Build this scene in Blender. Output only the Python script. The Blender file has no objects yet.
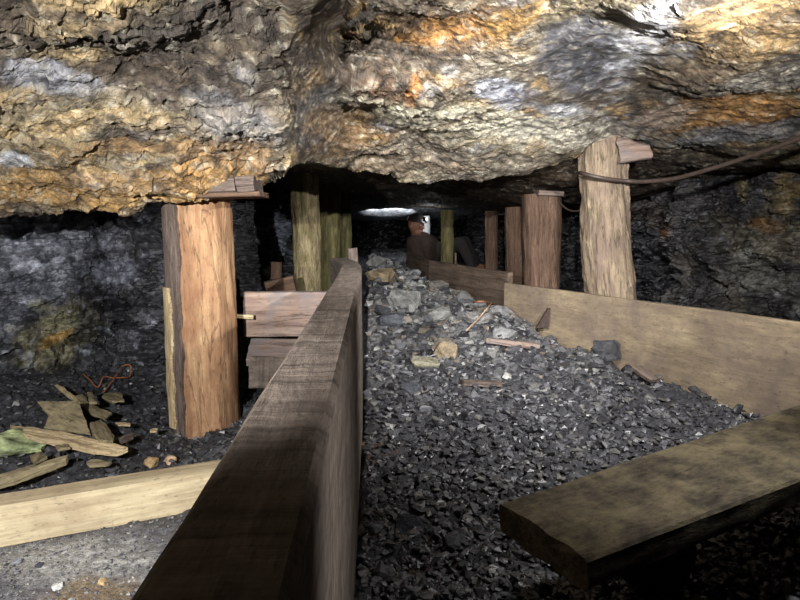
import bpy, bmesh, math, random
import numpy as np
from mathutils import Vector, Matrix

random.seed(7)
RNG = np.random.default_rng(11)
SC = bpy.context.scene
COL = SC.collection

# ------------------------------------------------------------------ camera
CAMZ = 0.61
PITCH = math.radians(7.6)
F = 600.0
CP, SP = math.cos(PITCH), math.sin(PITCH)

def ray(px, py):
    a = (px - 400) / F
    b = (300 - py) / F
    return a, CP + b * SP, -SP + b * CP

def at(px, py, Y):
    x, y, z = ray(px, py)
    return Vector((x / y * Y, Y, CAMZ + z / y * Y))

def onz(px, py, z):
    dx, dy, dz = ray(px, py)
    k = (z - CAMZ) / dz
    return Vector((dx * k, dy * k, z))

def project(P):
    P = np.asarray(P, float)
    d = P - np.array([0, 0, CAMZ])
    fz = d[..., 1] * CP - d[..., 2] * SP
    up = d[..., 1] * SP + d[..., 2] * CP
    return 400 + F * d[..., 0] / fz, 300 - F * up / fz

cam = bpy.data.cameras.new('camera')
cam.sensor_width = 36
cam.lens = F / 800 * 36
cam.clip_start = 0.01
camo = bpy.data.objects.new('camera', cam)
COL.objects.link(camo)
camo.location = (0, 0, CAMZ)
camo.rotation_euler = (math.pi / 2 - PITCH, 0, 0)
SC.camera = camo

# ------------------------------------------------------------------ noise
def _hash(ix, iy, iz, seed):
    h = (ix.astype(np.int64) * 374761393 + iy.astype(np.int64) * 668265263 + iz.astype(np.int64) * 2147483647 + seed * 974711) & 0xFFFFFFFF
    h = ((h ^ (h >> 13)) * 1274126177) & 0xFFFFFFFF
    h = (h ^ (h >> 16)) & 0xFFFFFFFF
    h = (h * 2246822519) & 0xFFFFFFFF
    return (h ^ (h >> 15)) & 0xFFFFFFFF

_G = np.array([[1,1,0],[-1,1,0],[1,-1,0],[-1,-1,0],[1,0,1],[-1,0,1],[1,0,-1],[-1,0,-1],[0,1,1],[0,-1,1],[0,1,-1],[0,-1,-1],[1,1,0],[-1,1,0],[0,-1,1],[0,-1,-1]], float)

def perlin(P, seed=0):
    i = np.floor(P).astype(np.int64)
    f = P - i
    u = f * f * f * (f * (f * 6 - 15) + 10)
    r = 0
    for dx in (0, 1):
        wx = u[:, 0] if dx else 1 - u[:, 0]
        for dy in (0, 1):
            wy = u[:, 1] if dy else 1 - u[:, 1]
            for dz in (0, 1):
                wz = u[:, 2] if dz else 1 - u[:, 2]
                g = _G[_hash(i[:, 0] + dx, i[:, 1] + dy, i[:, 2] + dz, seed) & 15]
                r = r + wx * wy * wz * (g[:, 0] * (f[:, 0] - dx) + g[:, 1] * (f[:, 1] - dy) + g[:, 2] * (f[:, 2] - dz))
    return r

def fbm(P, octaves=4, seed=0, gain=0.5, lac=2.03):
    P = np.asarray(P, float)
    a, r, t = 1.0, 0, 0
    for o in range(octaves):
        r = r + a * perlin(P, seed + o * 17)
        t += a
        a *= gain
        P = P * lac + 3.7
    return r / t * 1.6

def ridged(P, octaves=4, seed=0):
    P = np.asarray(P, float)
    a, r, t = 1.0, 0, 0
    for o in range(octaves):
        r = r + a * (1 - np.abs(perlin(P, seed + o * 13)) * 2)
        t += a
        a *= 0.5
        P = P * 2.07 + 1.3
    return r / t

def worley(P, seed=0):
    """nearest-cell distance, second distance, cell random value"""
    i = np.floor(P).astype(np.int64)
    n = len(P)
    f1 = np.full(n, 9.0); f2 = np.full(n, 9.0); cid = np.zeros(n)
    vx = np.zeros((n, 3))
    for dx in (-1, 0, 1):
        for dy in (-1, 0, 1):
            for dz in (-1, 0, 1):
                c = i + np.array([dx, dy, dz])
                h1 = _hash(c[:, 0], c[:, 1], c[:, 2], seed)
                h2 = _hash(c[:, 0], c[:, 1], c[:, 2], seed + 91)
                q = c + np.stack([(h1 & 1023) / 1023.0, ((h1 >> 10) & 1023) / 1023.0, (h2 & 1023) / 1023.0], 1)
                d = np.linalg.norm(P - q, axis=1)
                nearer = d < f1
                f2 = np.where(nearer, f1, np.minimum(f2, d))
                cid = np.where(nearer, ((h2 >> 10) & 1023) / 1023.0, cid)
                vx = np.where(nearer[:, None], P - q, vx)
                f1 = np.where(nearer, d, f1)
    return f1, f2, cid, vx

def facets(P, seed=0):
    """tilted chip facets: a random plane inside each cell"""
    f1, f2, cid, v = worley(P, seed)
    a = cid * 37.7
    tilt = v[:, 0] * np.sin(a) + v[:, 1] * np.cos(a * 1.7) + v[:, 2] * np.sin(a * 2.3 + 1)
    return (cid - 0.5) + tilt * 0.9

def sstep(a, b, x):
    t = np.clip((np.asarray(x, float) - a) / (b - a), 0, 1)
    return t * t * (3 - 2 * t)

def srgb(r, g, b):
    def c(v):
        v /= 255.0
        return v / 12.92 if v <= 0.04045 else ((v + 0.055) / 1.055) ** 2.4
    return (c(r), c(g), c(b))

# ------------------------------------------------------------------ mesh helpers
def make_mesh(name, V, Fc, gco=None, col=None, smooth=True):
    me = bpy.data.meshes.new(name)
    V = np.asarray(V, np.float32)
    if isinstance(Fc, np.ndarray):
        n, k = Fc.shape
        me.vertices.add(len(V)); me.vertices.foreach_set('co', V.ravel())
        me.loops.add(n * k); me.loops.foreach_set('vertex_index', Fc.astype(np.int32).ravel())
        me.polygons.add(n)
        me.polygons.foreach_set('loop_start', np.arange(0, n * k, k, dtype=np.int32))
        me.update(calc_edges=True)
    else:
        me.from_pydata([tuple(map(float, v)) for v in V], [], Fc)
        me.update()
    me.validate()
    me.polygons.foreach_set('use_smooth', np.full(len(me.polygons), smooth, bool))
    if gco is None:
        gco = V
    at_ = me.attributes.new('gco', 'FLOAT_VECTOR', 'POINT')
    at_.data.foreach_set('vector', np.asarray(gco, np.float32).ravel())
    if col is not None:
        ca = me.color_attributes.new('Col', 'FLOAT_COLOR', 'POINT')
        c4 = np.ones((len(V), 4), np.float32); c4[:, :3] = col
        ca.data.foreach_set('color', c4.ravel())
    return me

def link(name, me, mat, parent=None, base=None):
    """link a mesh given in world coordinates; base becomes its origin"""
    if base is None:
        n = len(me.vertices)
        co = np.empty(n * 3, np.float32); me.vertices.foreach_get('co', co); co = co.reshape(-1, 3)
        lo, hi = co.min(0), co.max(0)
        base = Vector(((lo[0] + hi[0]) / 2, (lo[1] + hi[1]) / 2, lo[2]))
    base = Vector(base)
    me.transform(Matrix.Translation(-base))
    o = bpy.data.objects.new(name, me)
    COL.objects.link(o)
    o.location = base
    if mat is not None:
        me.materials.append(mat)
    if parent is not None:
        o.parent = parent
        o.location = base - parent_world(parent)
    return o

def parent_world(p):
    w = Vector(p.location)
    while p.parent:
        p = p.parent
        w = w + Vector(p.location)
    return w

def tag(o, label, cat, group=None, kind='thing'):
    o['label'] = label
    o['category'] = cat
    o['kind'] = kind
    if group:
        o['group'] = group
    return o

def struct(o):
    o['kind'] = 'structure'
    return o

def empty(name, loc):
    o = bpy.data.objects.new(name, None)
    o.empty_display_size = 0.05
    COL.objects.link(o)
    o.location = loc
    return o

def grid_faces(nu, nv):
    i = np.arange((nu - 1) * (nv - 1))
    r, c = i // (nv - 1), i % (nv - 1)
    a = r * nv + c
    return np.stack([a, a + 1, a + nv + 1, a + nv], 1)

def grid_normals(P):
    du = np.gradient(P, axis=0); dv = np.gradient(P, axis=1)
    n = np.cross(du, dv)
    return n / (np.linalg.norm(n, axis=2, keepdims=True) + 1e-9)

def resample(pts, n, smooth=True):
    """Catmull-Rom through pts"""
    pts = np.asarray(pts, float)
    k = len(pts)
    t = np.linspace(0, k - 1, n)
    i = np.clip(np.floor(t).astype(int), 0, k - 2)
    f = (t - i)[:, None] if pts.ndim == 2 else (t - i)[:, None, None]
    p1, p2 = pts[i], pts[i + 1]
    if not smooth:
        return p1 + (p2 - p1) * f
    p0, p3 = pts[np.clip(i - 1, 0, k - 1)], pts[np.clip(i + 2, 0, k - 1)]
    return 0.5 * ((2 * p1) + (p2 - p0) * f + (2 * p0 - 5 * p1 + 4 * p2 - p3) * f ** 2 + (3 * p1 - p0 - 3 * p2 + p3) * f ** 3)

def sweep(name, pts, section, up=(0, 0, 1), rough=0.0, stretch=(4, 40, 40), seed=0, n=None, smooth=True, ends=0.0, sharp=None, catmull=False):
    """loft a closed section along pts. section(t) -> (k,2) offsets along (side, normal)"""
    pts = np.asarray([tuple(p) for p in pts], float)
    seg = np.r_[0, np.cumsum(np.linalg.norm(np.diff(pts, axis=0), axis=1))]
    L = seg[-1]
    if n is None:
        n = max(6, int(L / 0.02))
    s = np.linspace(0, L, n)
    if catmull:
        fine = resample(pts, 40 * len(pts))
        fs = np.r_[0, np.cumsum(np.linalg.norm(np.diff(fine, axis=0), axis=1))]
        L = fs[-1]; s = np.linspace(0, L, n)
        C = np.stack([np.interp(s, fs, fine[:, k]) for k in range(3)], 1)
    else:
        C = np.stack([np.interp(s, seg, pts[:, k]) for k in range(3)], 1)
    T = np.gradient(C, axis=0); T /= np.linalg.norm(T, axis=1, keepdims=True)
    upv = np.asarray(up, float)
    S = np.cross(T, upv); S /= np.linalg.norm(S, axis=1, keepdims=True)
    N = np.cross(S, T)
    V, G = [], []
    off = RNG.uniform(-20, 20, 3)
    for i in range(n):
        q = np.asarray(section(s[i] / L), float)
        V.append(C[i] + q[:, :1] * S[i] + q[:, 1:] * N[i])
        G.append(np.c_[np.full(len(q), s[i]), q])
    k = len(V[0])
    V = np.asarray(V); G = np.asarray(G)
    if rough:
        cen = C[:, None, :]
        d = V - cen
        dn = d / (np.linalg.norm(d, axis=2, keepdims=True) + 1e-6)
        g = (G.reshape(-1, 3) + off) * np.array(stretch)
        nz = (fbm(g, 4, seed) + 0.6 * ridged(g * 0.5, 3, seed + 5) - 0.3).reshape(n, k, 1)
        V = V + dn * nz * rough
        if ends:
            e = fbm((G.reshape(-1, 3)[:k] + off) * 30, 3, seed + 9)[:, None]
            V[0] -= T[0] * e * ends
            e = fbm((G.reshape(-1, 3)[:k] + off + 5) * 30, 3, seed + 10)[:, None]
            V[-1] += T[-1] * e * ends
    faces = []
    for i in range(n - 1):
        for j in range(k):
            a, b = i * k + j, i * k + (j + 1) % k
            faces.append((a, b, b + k, a + k))
    VV = V.reshape(-1, 3); GG = G.reshape(-1, 3)
    # end caps: inner ring + centre
    for ring, flip in ((0, True), (n - 1, False)):
        b0 = ring * k
        c = VV[b0:b0 + k].mean(0); cg = GG[b0:b0 + k].mean(0)
        inner = c + (VV[b0:b0 + k] - c) * 0.6
        ing = cg + (GG[b0:b0 + k] - cg) * 0.6
        i0 = len(VV)
        VV = np.vstack([VV, inner, c[None]]); GG = np.vstack([GG, ing, cg[None]])
        for j in range(k):
            j2 = (j + 1) % k
            q = (b0 + j, b0 + j2, i0 + j2, i0 + j)
            t3 = (i0 + j, i0 + j2, i0 + k)
            faces.append(q[::-1] if not flip else q)
            faces.append(t3[::-1] if not flip else t3)
    me = make_mesh(name, VV, faces, GG + off)
    bm = bmesh.new(); bm.from_mesh(me); bmesh.ops.recalc_face_normals(bm, faces=bm.faces)
    if sharp is not None:
        for e in bm.edges:
            if len(e.link_faces) == 2 and e.calc_face_angle(0) > sharp:
                e.smooth = False
    bm.to_mesh(me); bm.free()
    return me

def rect(w, h, r=0.004, n=8):
    """rounded rectangle section with subdivided sides"""
    pts = []
    cs = [(-w / 2, -h / 2), (w / 2, -h / 2), (w / 2, h / 2), (-w / 2, h / 2)]
    for q in range(4):
        c0 = np.array(cs[q]); c1 = np.array(cs[(q + 1) % 4])
        d = (c1 - c0); L = np.linalg.norm(d); d = d / L
        m = max(2, min(n, int(L / 0.008)))
        for i in range(m):
            f = i / (m - 1)
            pts.append(c0 + d * (r + (L - 2 * r) * f))
    return np.asarray(pts)

def tube(name, pts, r, n=60, k=8):
    th = np.linspace(0, 2 * math.pi, k, endpoint=False)
    sec = np.c_[np.cos(th), np.sin(th)] * r
    return sweep(name, pts, lambda t: sec, up=(0.123, 0.31, 0.94), n=n, catmull=True)

# ------------------------------------------------------------------ materials
def new_mat(name):
    m = bpy.data.materials.new(name)
    m.use_nodes = True
    nt = m.node_tree
    b = nt.nodes['Principled BSDF']
    return m, nt, b

def _n(nt, t, **kw):
    n = nt.nodes.new(t)
    for k, v in kw.items():
        setattr(n, k, v)
    return n

def gcoords(nt, scale):
    a = _n(nt, 'ShaderNodeAttribute'); a.attribute_name = 'gco'
    m = _n(nt, 'ShaderNodeMapping'); m.inputs['Scale'].default_value = scale
    nt.links.new(a.outputs['Vector'], m.inputs['Vector'])
    return m.outputs['Vector']

def noise(nt, vec, scale, detail=5, rough=0.6, dist=0.0):
    n = _n(nt, 'ShaderNodeTexNoise')
    n.inputs['Scale'].default_value = scale
    n.inputs['Detail'].default_value = detail
    n.inputs['Roughness'].default_value = rough
    n.inputs['Distortion'].default_value = dist
    nt.links.new(vec, n.inputs['Vector'])
    return n.outputs['Fac']

def ramp(nt, fac, stops):
    r = _n(nt, 'ShaderNodeValToRGB')
    while len(r.color_ramp.elements) < len(stops):
        r.color_ramp.elements.new(0.5)
    for e, (p, c) in zip(r.color_ramp.elements, stops):
        e.position = p; e.color = (*c, 1)
    nt.links.new(fac, r.inputs['Fac'])
    return r.outputs['Color']

def mix(nt, fac, a, b, mode='MIX'):
    m = _n(nt, 'ShaderNodeMix', data_type='RGBA', blend_type=mode)
    def put(sock, v):
        if isinstance(v, (int, float)):
            sock.default_value = v
        elif isinstance(v, tuple):
            sock.default_value = (*v, 1)
        else:
            nt.links.new(v, sock)
    put(m.inputs[0], fac); put(m.inputs[6], a); put(m.inputs[7], b)
    return m.outputs[2]

def bump(nt, h, strength, dist, prev=None):
    b = _n(nt, 'ShaderNodeBump')
    b.inputs['Strength'].default_value = strength
    b.inputs['Distance'].default_value = dist
    nt.links.new(h, b.inputs['Height'])
    if prev is not None:
        nt.links.new(prev, b.inputs['Normal'])
    return b.outputs['Normal']

def rock_mat(name, rough=(0.45, 0.8), strata=None, coarse=1.0, spec0=None, **kw_):
    return _rock_mat(name, rough, strata=strata, **kw_)

def _rock_mat(name, rough=(0.45, 0.8), spec=0.4, fine=140, bstr=0.8, bdist=0.004, contrast=(0.45, 1.5), mid=28, strata=None):
    m, nt, b = new_mat(name)
    v = gcoords(nt, (1, 1, 1))
    c = _n(nt, 'ShaderNodeVertexColor'); c.layer_name = 'Col'
    n1 = noise(nt, v, mid, 8, 0.65)
    n2 = noise(nt, v, fine, 6, 0.7)
    k = ramp(nt, n1, [(0.3, (contrast[0],) * 3), (0.7, (contrast[1],) * 3)])
    k2 = ramp(nt, n2, [(0.3, (0.6,) * 3), (0.7, (1.35,) * 3)])
    col = mix(nt, 1.0, mix(nt, 1.0, c.outputs['Color'], k, 'MULTIPLY'), k2, 'MULTIPLY')
    if strata:
        n3 = noise(nt, gcoords(nt, strata), 1.0, 9, 0.68, 1.2)
        k3 = ramp(nt, n3, [(0.34, (0.42,) * 3), (0.48, (0.95,) * 3), (0.66, (1.45, 1.4, 1.3))])
        col = mix(nt, 1.0, col, k3, 'MULTIPLY')
    nt.links.new(col, b.inputs['Base Color'])
    r = _n(nt, 'ShaderNodeMapRange')
    nt.links.new(n1, r.inputs['Value'])
    r.inputs['From Min'].default_value = 0.3; r.inputs['From Max'].default_value = 0.7
    r.inputs['To Min'].default_value = rough[0]; r.inputs['To Max'].default_value = rough[1]
    nt.links.new(r.outputs['Result'], b.inputs['Roughness'])
    b.inputs['Specular IOR Level'].default_value = spec
    nb = bump(nt, n1, bstr, bdist * 2.5)
    nb = bump(nt, n2, bstr, bdist, nb)
    nt.links.new(nb, b.inputs['Normal'])
    return m

def wood_mat(name, dark, midc, light, stretch=(2.2, 45, 45), blotch=(0.5, 0.5, 0.5), blotch_amt=0.4, blotch_scale=6, saw=0.0, bstr=0.5, bdist=0.003, rough=0.85, detail_dark=0.35, crack=0.7):
    m, nt, b = new_mat(name)
    v = gcoords(nt, stretch)
    v1 = gcoords(nt, (1, 1, 1))
    g = noise(nt, v, 1.0, 8, 0.65, 0.6)
    g2 = noise(nt, v, 4.0, 5, 0.7)
    col = ramp(nt, g, [(0.28, dark), (0.5, midc), (0.72, light)])
    k2 = ramp(nt, g2, [(0.3, (1 - detail_dark,) * 3), (0.7, (1.15,) * 3)])
    col = mix(nt, 1.0, col, k2, 'MULTIPLY')
    bl = noise(nt, v1, blotch_scale, 7, 0.68, 0.4)
    blf = ramp(nt, bl, [(0.42, (0, 0, 0)), (0.66, (blotch_amt,) * 3)])
    col = mix(nt, blf, col, blotch)
    sp = noise(nt, gcoords(nt, (60, 140, 140)), 1.0, 3, 0.6)
    spf = ramp(nt, sp, [(0.3, (0.55,) * 3), (0.42, (1,) * 3)])
    col = mix(nt, 0.8, col, spf, 'MULTIPLY')
    ck = noise(nt, gcoords(nt, (stretch[0] * 0.6, stretch[1] * 0.9, stretch[2] * 0.9)), 1.0, 4, 0.55, 0.5)
    ckf = ramp(nt, ck, [(0.482, (1,) * 3), (0.5, (0.28,) * 3), (0.518, (1,) * 3)])
    col = mix(nt, crack, col, ckf, 'MULTIPLY')
    nt.links.new(col, b.inputs['Base Color'])
    b.inputs['Roughness'].default_value = rough
    b.inputs['Specular IOR Level'].default_value = 0.2
    nb = bump(nt, g, bstr, bdist * 2)
    nb = bump(nt, g2, bstr, bdist, nb)
    nb = bump(nt, ckf, crack * 0.6, 0.004, nb)
    if saw:
        sv = gcoords(nt, (60, 4, 4))
        sn = noise(nt, sv, 1.0, 4, 0.6)
        nb = bump(nt, sn, saw, 0.006, nb)
        sf = ramp(nt, sn, [(0.34, (0.45,) * 3), (0.52, (1,) * 3)])
        nt.links.new(mix(nt, 0.75, col, sf, 'MULTIPLY'), b.inputs['Base Color'])
    nt.links.new(nb, b.inputs['Normal'])
    return m

def plain_mat(name, col, rough=0.6, metal=0.0, var=0.3, scale=80):
    m, nt, b = new_mat(name)
    v = gcoords(nt, (1, 1, 1))
    n1 = noise(nt, v, scale, 4)
    k = ramp(nt, n1, [(0.3, (1 - var,) * 3), (0.7, (1 + var,) * 3)])
    nt.links.new(mix(nt, 1.0, k, col, 'MULTIPLY'), b.inputs['Base Color'])
    b.inputs['Roughness'].default_value = rough
    b.inputs['Metallic'].default_value = metal
    nt.links.new(bump(nt, n1, 0.3, 0.003), b.inputs['Normal'])
    return m

M_CEIL = rock_mat('ceiling_rock', (0.45, 0.8), (9, 9, 42), spec=0.4, fine=190, bstr=1.0, bdist=0.004, contrast=(0.38, 1.4), mid=42)
M_COALWALL = rock_mat('coal_wall', (0.22, 0.6), spec=0.7, fine=150, bstr=0.9, bdist=0.004, contrast=(0.28, 1.75), mid=60)
M_FLOOR = rock_mat('coal_floor', (0.45, 0.8), spec=0.45, bstr=0.8, bdist=0.004, fine=170, mid=60)
M_COAL = rock_mat('coal', (0.28, 0.55), spec=0.65, bstr=0.3, bdist=0.002, contrast=(0.7, 1.3), mid=40)
M_STONE = rock_mat('stone', (0.6, 0.9), spec=0.25, bstr=0.6, bdist=0.003, contrast=(0.55, 1.35), mid=45)

# ------------------------------------------------------------------ geometry of the place
VPX = -0.045                                    # the trough bears slightly to one side

def plank_right_x(y):
    return -0.033 + VPX * y

BOARD_TOPS = [at(960, 343, 1.42), at(800, 322, 1.82), at(507, 283, 3.0)]      # third near board, top edge
B1A, B1B = at(1010, 349.5, 1.35), at(507, 283, 3.02)
B2A, B2B = at(510, 272.5, 3.05), at(431, 260.5, 3.95)
B3A, B3B = at(432, 261.5, 3.99), at(408, 252, 4.95)
RIGHT_LINE = np.array([[2.3, 0.0], [B1A.x, B1A.y], [B1B.x, B1B.y], [B2B.x, B2B.y], [B3B.x, B3B.y], [0.3, 7.0], [0.3, 12]])

def right_x(y):
    return np.interp(y, RIGHT_LINE[:, 1], RIGHT_LINE[:, 0])

def floor_z(x, y):
    x = np.asarray(x, float); y = np.asarray(y, float)
    heap = 0.29 * sstep(1.15, 4.3, y) + 0.02 * sstep(0.7, 1.3, y) - 0.16 * sstep(5.0, 6.4, y)
    rx = right_x(y)
    inside = sstep(-0.015, 0.0, x - (plank_right_x(y) + 0.01)) * sstep(-0.02, 0.0, rx - 0.03 - x)
    # a sunken margin along the right-hand board, the heap is a little crowned
    marg = sstep(0.05, 0.24, rx - x + 0.05 * np.sin(y * 9.0) * np.sin(y * 23.0))
    heap = heap - 0.16 * (1 - marg) * sstep(1.3, 2.0, y) * (1 - sstep(2.9, 3.5, y))
    heap = heap - 0.11 * (1 - sstep(0.02, 0.32, rx - x)) * sstep(3.1, 3.6, y) * (1 - sstep(5.2, 6, y))
    left = 0.10 * sstep(2.0, 3.4, y) + 0.10 * sstep(-0.9, -1.8, x)
    outside = np.where(x < plank_right_x(y), left, 0.05 * sstep(2, 4, y))
    z = inside * heap + (1 - inside) * outside
    return z

def floor_disp(x, y):
    P = np.stack([x, y, np.zeros_like(x)], -1).reshape(-1, 3)
    h = 0.028 * fbm(P * 4, 4, 3) + 0.010 * facets(P * 22, 5) + 0.007 * facets(P * 55, 6)
    h = h.reshape(np.shape(x))
    calm = sstep(1.3, 1.1, y) * sstep(-0.1, -0.25, x)
    return h * (1 - 0.72 * calm)

def ground(x, y):
    a = np.array([float(x)]); b = np.array([float(y)])
    return float(floor_z(a, b)[0] + floor_disp(a, b)[0])

def build_floor():
    ys = np.concatenate([np.linspace(-0.8, 0.7, 40), np.linspace(0.71, 4.5, 560), np.linspace(4.52, 10, 110)])
    xs = np.concatenate([np.linspace(-3.4, -1.9, 40), np.linspace(-1.88, 1.5, 520), np.linspace(1.52, 3.4, 50)])
    X, Y = np.meshgrid(xs, ys)
    D = floor_disp(X, Y)
    Z = floor_z(X, Y) + D
    P = np.stack([X, Y, Z], -1)
    Q = P.reshape(-1, 3)
    n = fbm(Q * np.array([5, 5, 1]), 5, 21)
    n2 = fbm(Q * np.array([14, 14, 1]), 4, 23)
    col = np.array(srgb(50, 50, 54)) + 0 * Q
    x, y = Q[:, 0], Q[:, 1]
    def blend(mask, c):
        nonlocal col
        col = col * (1 - mask[:, None]) + np.array(c) * mask[:, None]
    blend(sstep(-0.1, 0.5, n) * 0.5, srgb(84, 84, 88))
    # dusty pale ground in front of the floor beam
    near_left = sstep(1.22, 1.05, y) * sstep(-0.12, -0.3, x)
    blend(near_left * 0.85, srgb(104, 103, 106))
    p = onz(70, 560, 0)
    d = np.hypot((x - p.x) / 0.22, (y - p.y) / 0.09) + 0.35 * n2
    blend(sstep(1.1, 0.3, d) * 0.6, srgb(170, 168, 162))
    p = onz(95, 590, 0)
    d = np.hypot((x - p.x) / 0.10, (y - p.y) / 0.05) + 0.5 * n2
    blend(sstep(1.1, 0.4, d) * 0.7, srgb(120, 100, 70))
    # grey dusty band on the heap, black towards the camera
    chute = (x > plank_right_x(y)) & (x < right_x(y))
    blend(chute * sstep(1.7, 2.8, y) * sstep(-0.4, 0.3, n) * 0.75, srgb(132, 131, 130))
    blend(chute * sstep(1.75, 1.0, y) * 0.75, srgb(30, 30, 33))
    # rust brown floor showing along the plank
    for (px, py, rx, ry) in ((378, 470, 0.05, 0.09), (372, 535, 0.04, 0.06), (420, 585, 0.14, 0.05)):
        p = onz(px, py, 0.0)
        d = np.hypot((x - p.x) / rx, (y - p.y) / ry) + 0.6 * n2
        blend(chute * sstep(1.2, 0.5, d) * 0.7, srgb(78, 58, 46))
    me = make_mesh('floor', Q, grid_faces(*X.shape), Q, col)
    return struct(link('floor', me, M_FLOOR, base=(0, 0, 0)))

# ---------------------------------------------------------------- ceiling
def zone(px, py, cx, cy, rx, ry, rot, nz, warp=0.5):
    c, s = math.cos(math.radians(rot)), math.sin(math.radians(rot))
    dx, dy = px - cx, py - cy
    a, b = (dx * c + dy * s) / rx, (-dx * s + dy * c) / ry
    return sstep(1.12, 0.62, np.hypot(a, b) + warp * 1.3 * nz)

def build_ceiling():
    T = [0, 0.2, 0.45, 0.7, 1.0]
    cols = [  # px, lip row, depths down the face, rows behind the lip as (Y, z)
        (-420, 225, (0.85, 0.95, 1.1, 1.2, 1.35), ((1.6, .66), (2.2, .68), (3.4, .8), (6.5, .78), (7.5, .77), (10, .6))),
        (-180, 218, (0.95, 1.1, 1.22, 1.34, 1.48), ((1.7, .66), (2.2, .68), (3.4, .8), (6.5, .78), (7.5, .77), (10, .6))),
        (0,  211, (1.02, 1.16, 1.28, 1.38, 1.52), ((1.8, .66), (2.3, .68), (3.4, .82), (6.5, .78), (7.5, .77), (10, .6))),
        (70, 207, (1.03, 1.16, 1.27, 1.37, 1.55), ((1.82, .665), (2.35, .69), (3.4, .84), (6.5, .78), (7.5, .77), (10, .6))),
        (140, 202, (1.06, 1.17, 1.27, 1.38, 1.57), ((1.84, .68), (2.4, .72), (3.4, .86), (6.5, .78), (7.5, .77), (10, .6))),
        (205, 185, (1.08, 1.19, 1.28, 1.38, 1.58), ((1.86, .70), (2.4, .78), (3.5, .88), (6.5, .78), (7.5, .77), (10, .6))),
        (255, 168, (1.1, 1.19, 1.28, 1.37, 1.58), ((1.9, .74), (2.4, .83), (3.5, .88), (6.5, .78), (7.5, .77), (10, .6))),
        (282, 162, (1.12, 1.21, 1.30, 1.38, 1.62), ((2.2, .80), (2.6, .86), (3.5, .88), (6.5, .78), (7.5, .77), (10, .6))),
        (312, 163, (1.14, 1.30, 1.48, 1.72, 2.05), ((2.5, .84), (2.8, .87), (3.8, .86), (6.5, .78), (7.5, .77), (10, .6))),
        (342, 168, (1.2, 1.88, 1.66, 2.0, 2.35), ((2.6, .85), (2.9, .87), (4.0, .85), (6.5, .75), (7.5, .735), (9.6, .61))),
        (375, 170, (1.42, 1.95, 1.68, 2.1, 2.5), ((2.7, .86), (3.0, .87), (4.2, .84), (6.5, .75), (7.5, .735), (9.6, .61))),
        (430, 179, (1.45, 1.72, 1.80, 2.15, 2.6), ((2.75, .84), (3.0, .86), (4.2, .83), (6.5, .75), (7.5, .735), (9.6, .62))),
        (478, 178, (1.5, 1.68, 1.85, 2.2, 2.6), ((2.8, .83), (3.2, .83), (4.3, .78), (6.5, .75), (7.5, .75), (9.6, .63))),
        (520, 167, (1.5, 1.64, 1.86, 2.2, 2.55), ((2.75, .85), (3.15, .80), (4.2, .70), (6.5, .70), (7.5, .72), (9.6, .64))),
        (575, 149, (1.42, 1.6, 1.92, 2.2, 2.5), ((2.7, .88), (3.15, .78), (4.0, .70), (6.5, .68), (7.5, .70), (9.6, .66))),
        (620, 136, (1.36, 1.6, 1.9, 2.2, 2.55), ((2.8, .91), (3.2, .80), (4.0, .74), (6.5, .7), (7.5, .7), (9.6, .66))),
        (680, 146, (1.3, 1.55, 1.85, 2.15, 2.55), ((2.8, .86), (3.2, .82), (4.0, .8), (6.5, .7), (7.5, .7), (9.6, .66))),
        (740, 160, (1.26, 1.5, 1.8, 2.1, 2.5), ((2.75, .84), (3.2, .85), (4.0, .84), (6.5, .7), (7.5, .7), (9.6, .66))),
        (800, 163, (1.22, 1.46, 1.74, 2.05, 2.45), ((2.7, .84), (3.2, .86), (4.0, .84), (6.5, .7), (7.5, .7), (9.6, .66))),
        (930, 172, (1.15, 1.35, 1.6, 1.85, 2.2), ((2.5, .82), (3.0, .86), (4.0, .84), (6.5, .7), (7.5, .7), (9.6, .66))),
        (1180, 180, (1.05, 1.2, 1.4, 1.6, 1.9), ((2.3, .8), (2.8, .84), (4.0, .84), (6.5, .7), (7.5, .7), (9.6, .66))),
    ]
    net = []
    for px, lip, deps, behind in cols:
        k = (px - 400) / F
        colp = [(k * 1.3, -0.9, 1.25), (k * 1.0, 0.1, 1.22), tuple(at(px, -150, deps[0] * 0.8))]
        colp += [tuple(at(px, t * lip, d)) for t, d in zip(T, deps)]
        colp += [(k * y * (1.0 if y < 4 else 4.0 / y + (y - 4) / y * 0.55), y, z) for y, z in behind]
        net.append(colp)
    net = np.asarray(net)                       # cols x rows x 3
    rows = net.shape[1]
    # parameter spacing: dense over the face
    seg_n = [6, 8, 30, 75, 80, 80, 80, 45, 30, 40, 34, 14, 26]
    tv = np.concatenate([np.linspace(i, i + 1, m, endpoint=False) for i, m in enumerate(seg_n)] + [[rows - 1.0]])
    pxs = np.array([c[0] for c in cols], float)
    tpx = np.concatenate([np.linspace(-420, -60, 50, endpoint=False), np.linspace(-60, 282, 240, endpoint=False), np.linspace(282, 345, 110, endpoint=False), np.linspace(345, 860, 370, endpoint=False), np.linspace(860, 1180, 44)])
    tu = np.interp(tpx, pxs, np.arange(len(cols)))
    def cr(P, t):
        k = len(P); i = np.clip(np.floor(t).astype(int), 0, k - 2); f = (t - i)[:, None, None]
        p1, p2 = P[i], P[i + 1]; p0, p3 = P[np.clip(i - 1, 0, k - 1)], P[np.clip(i + 2, 0, k - 1)]
        m1, m2 = (p2 - p0) * 0.4, (p3 - p1) * 0.4
        return (2 * f**3 - 3 * f**2 + 1) * p1 + (f**3 - 2 * f**2 + f) * m1 + (-2 * f**3 + 3 * f**2) * p2 + (f**3 - f**2) * m2
    A = cr(net, tu)
    A = cr(A.transpose(1, 0, 2), tv).transpose(1, 0, 2)
    nu, nv = A.shape[:2]
    Q = A.reshape(-1, 3)
    PX, PY = project(Q)
    yy = Q[:, 1]
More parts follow.
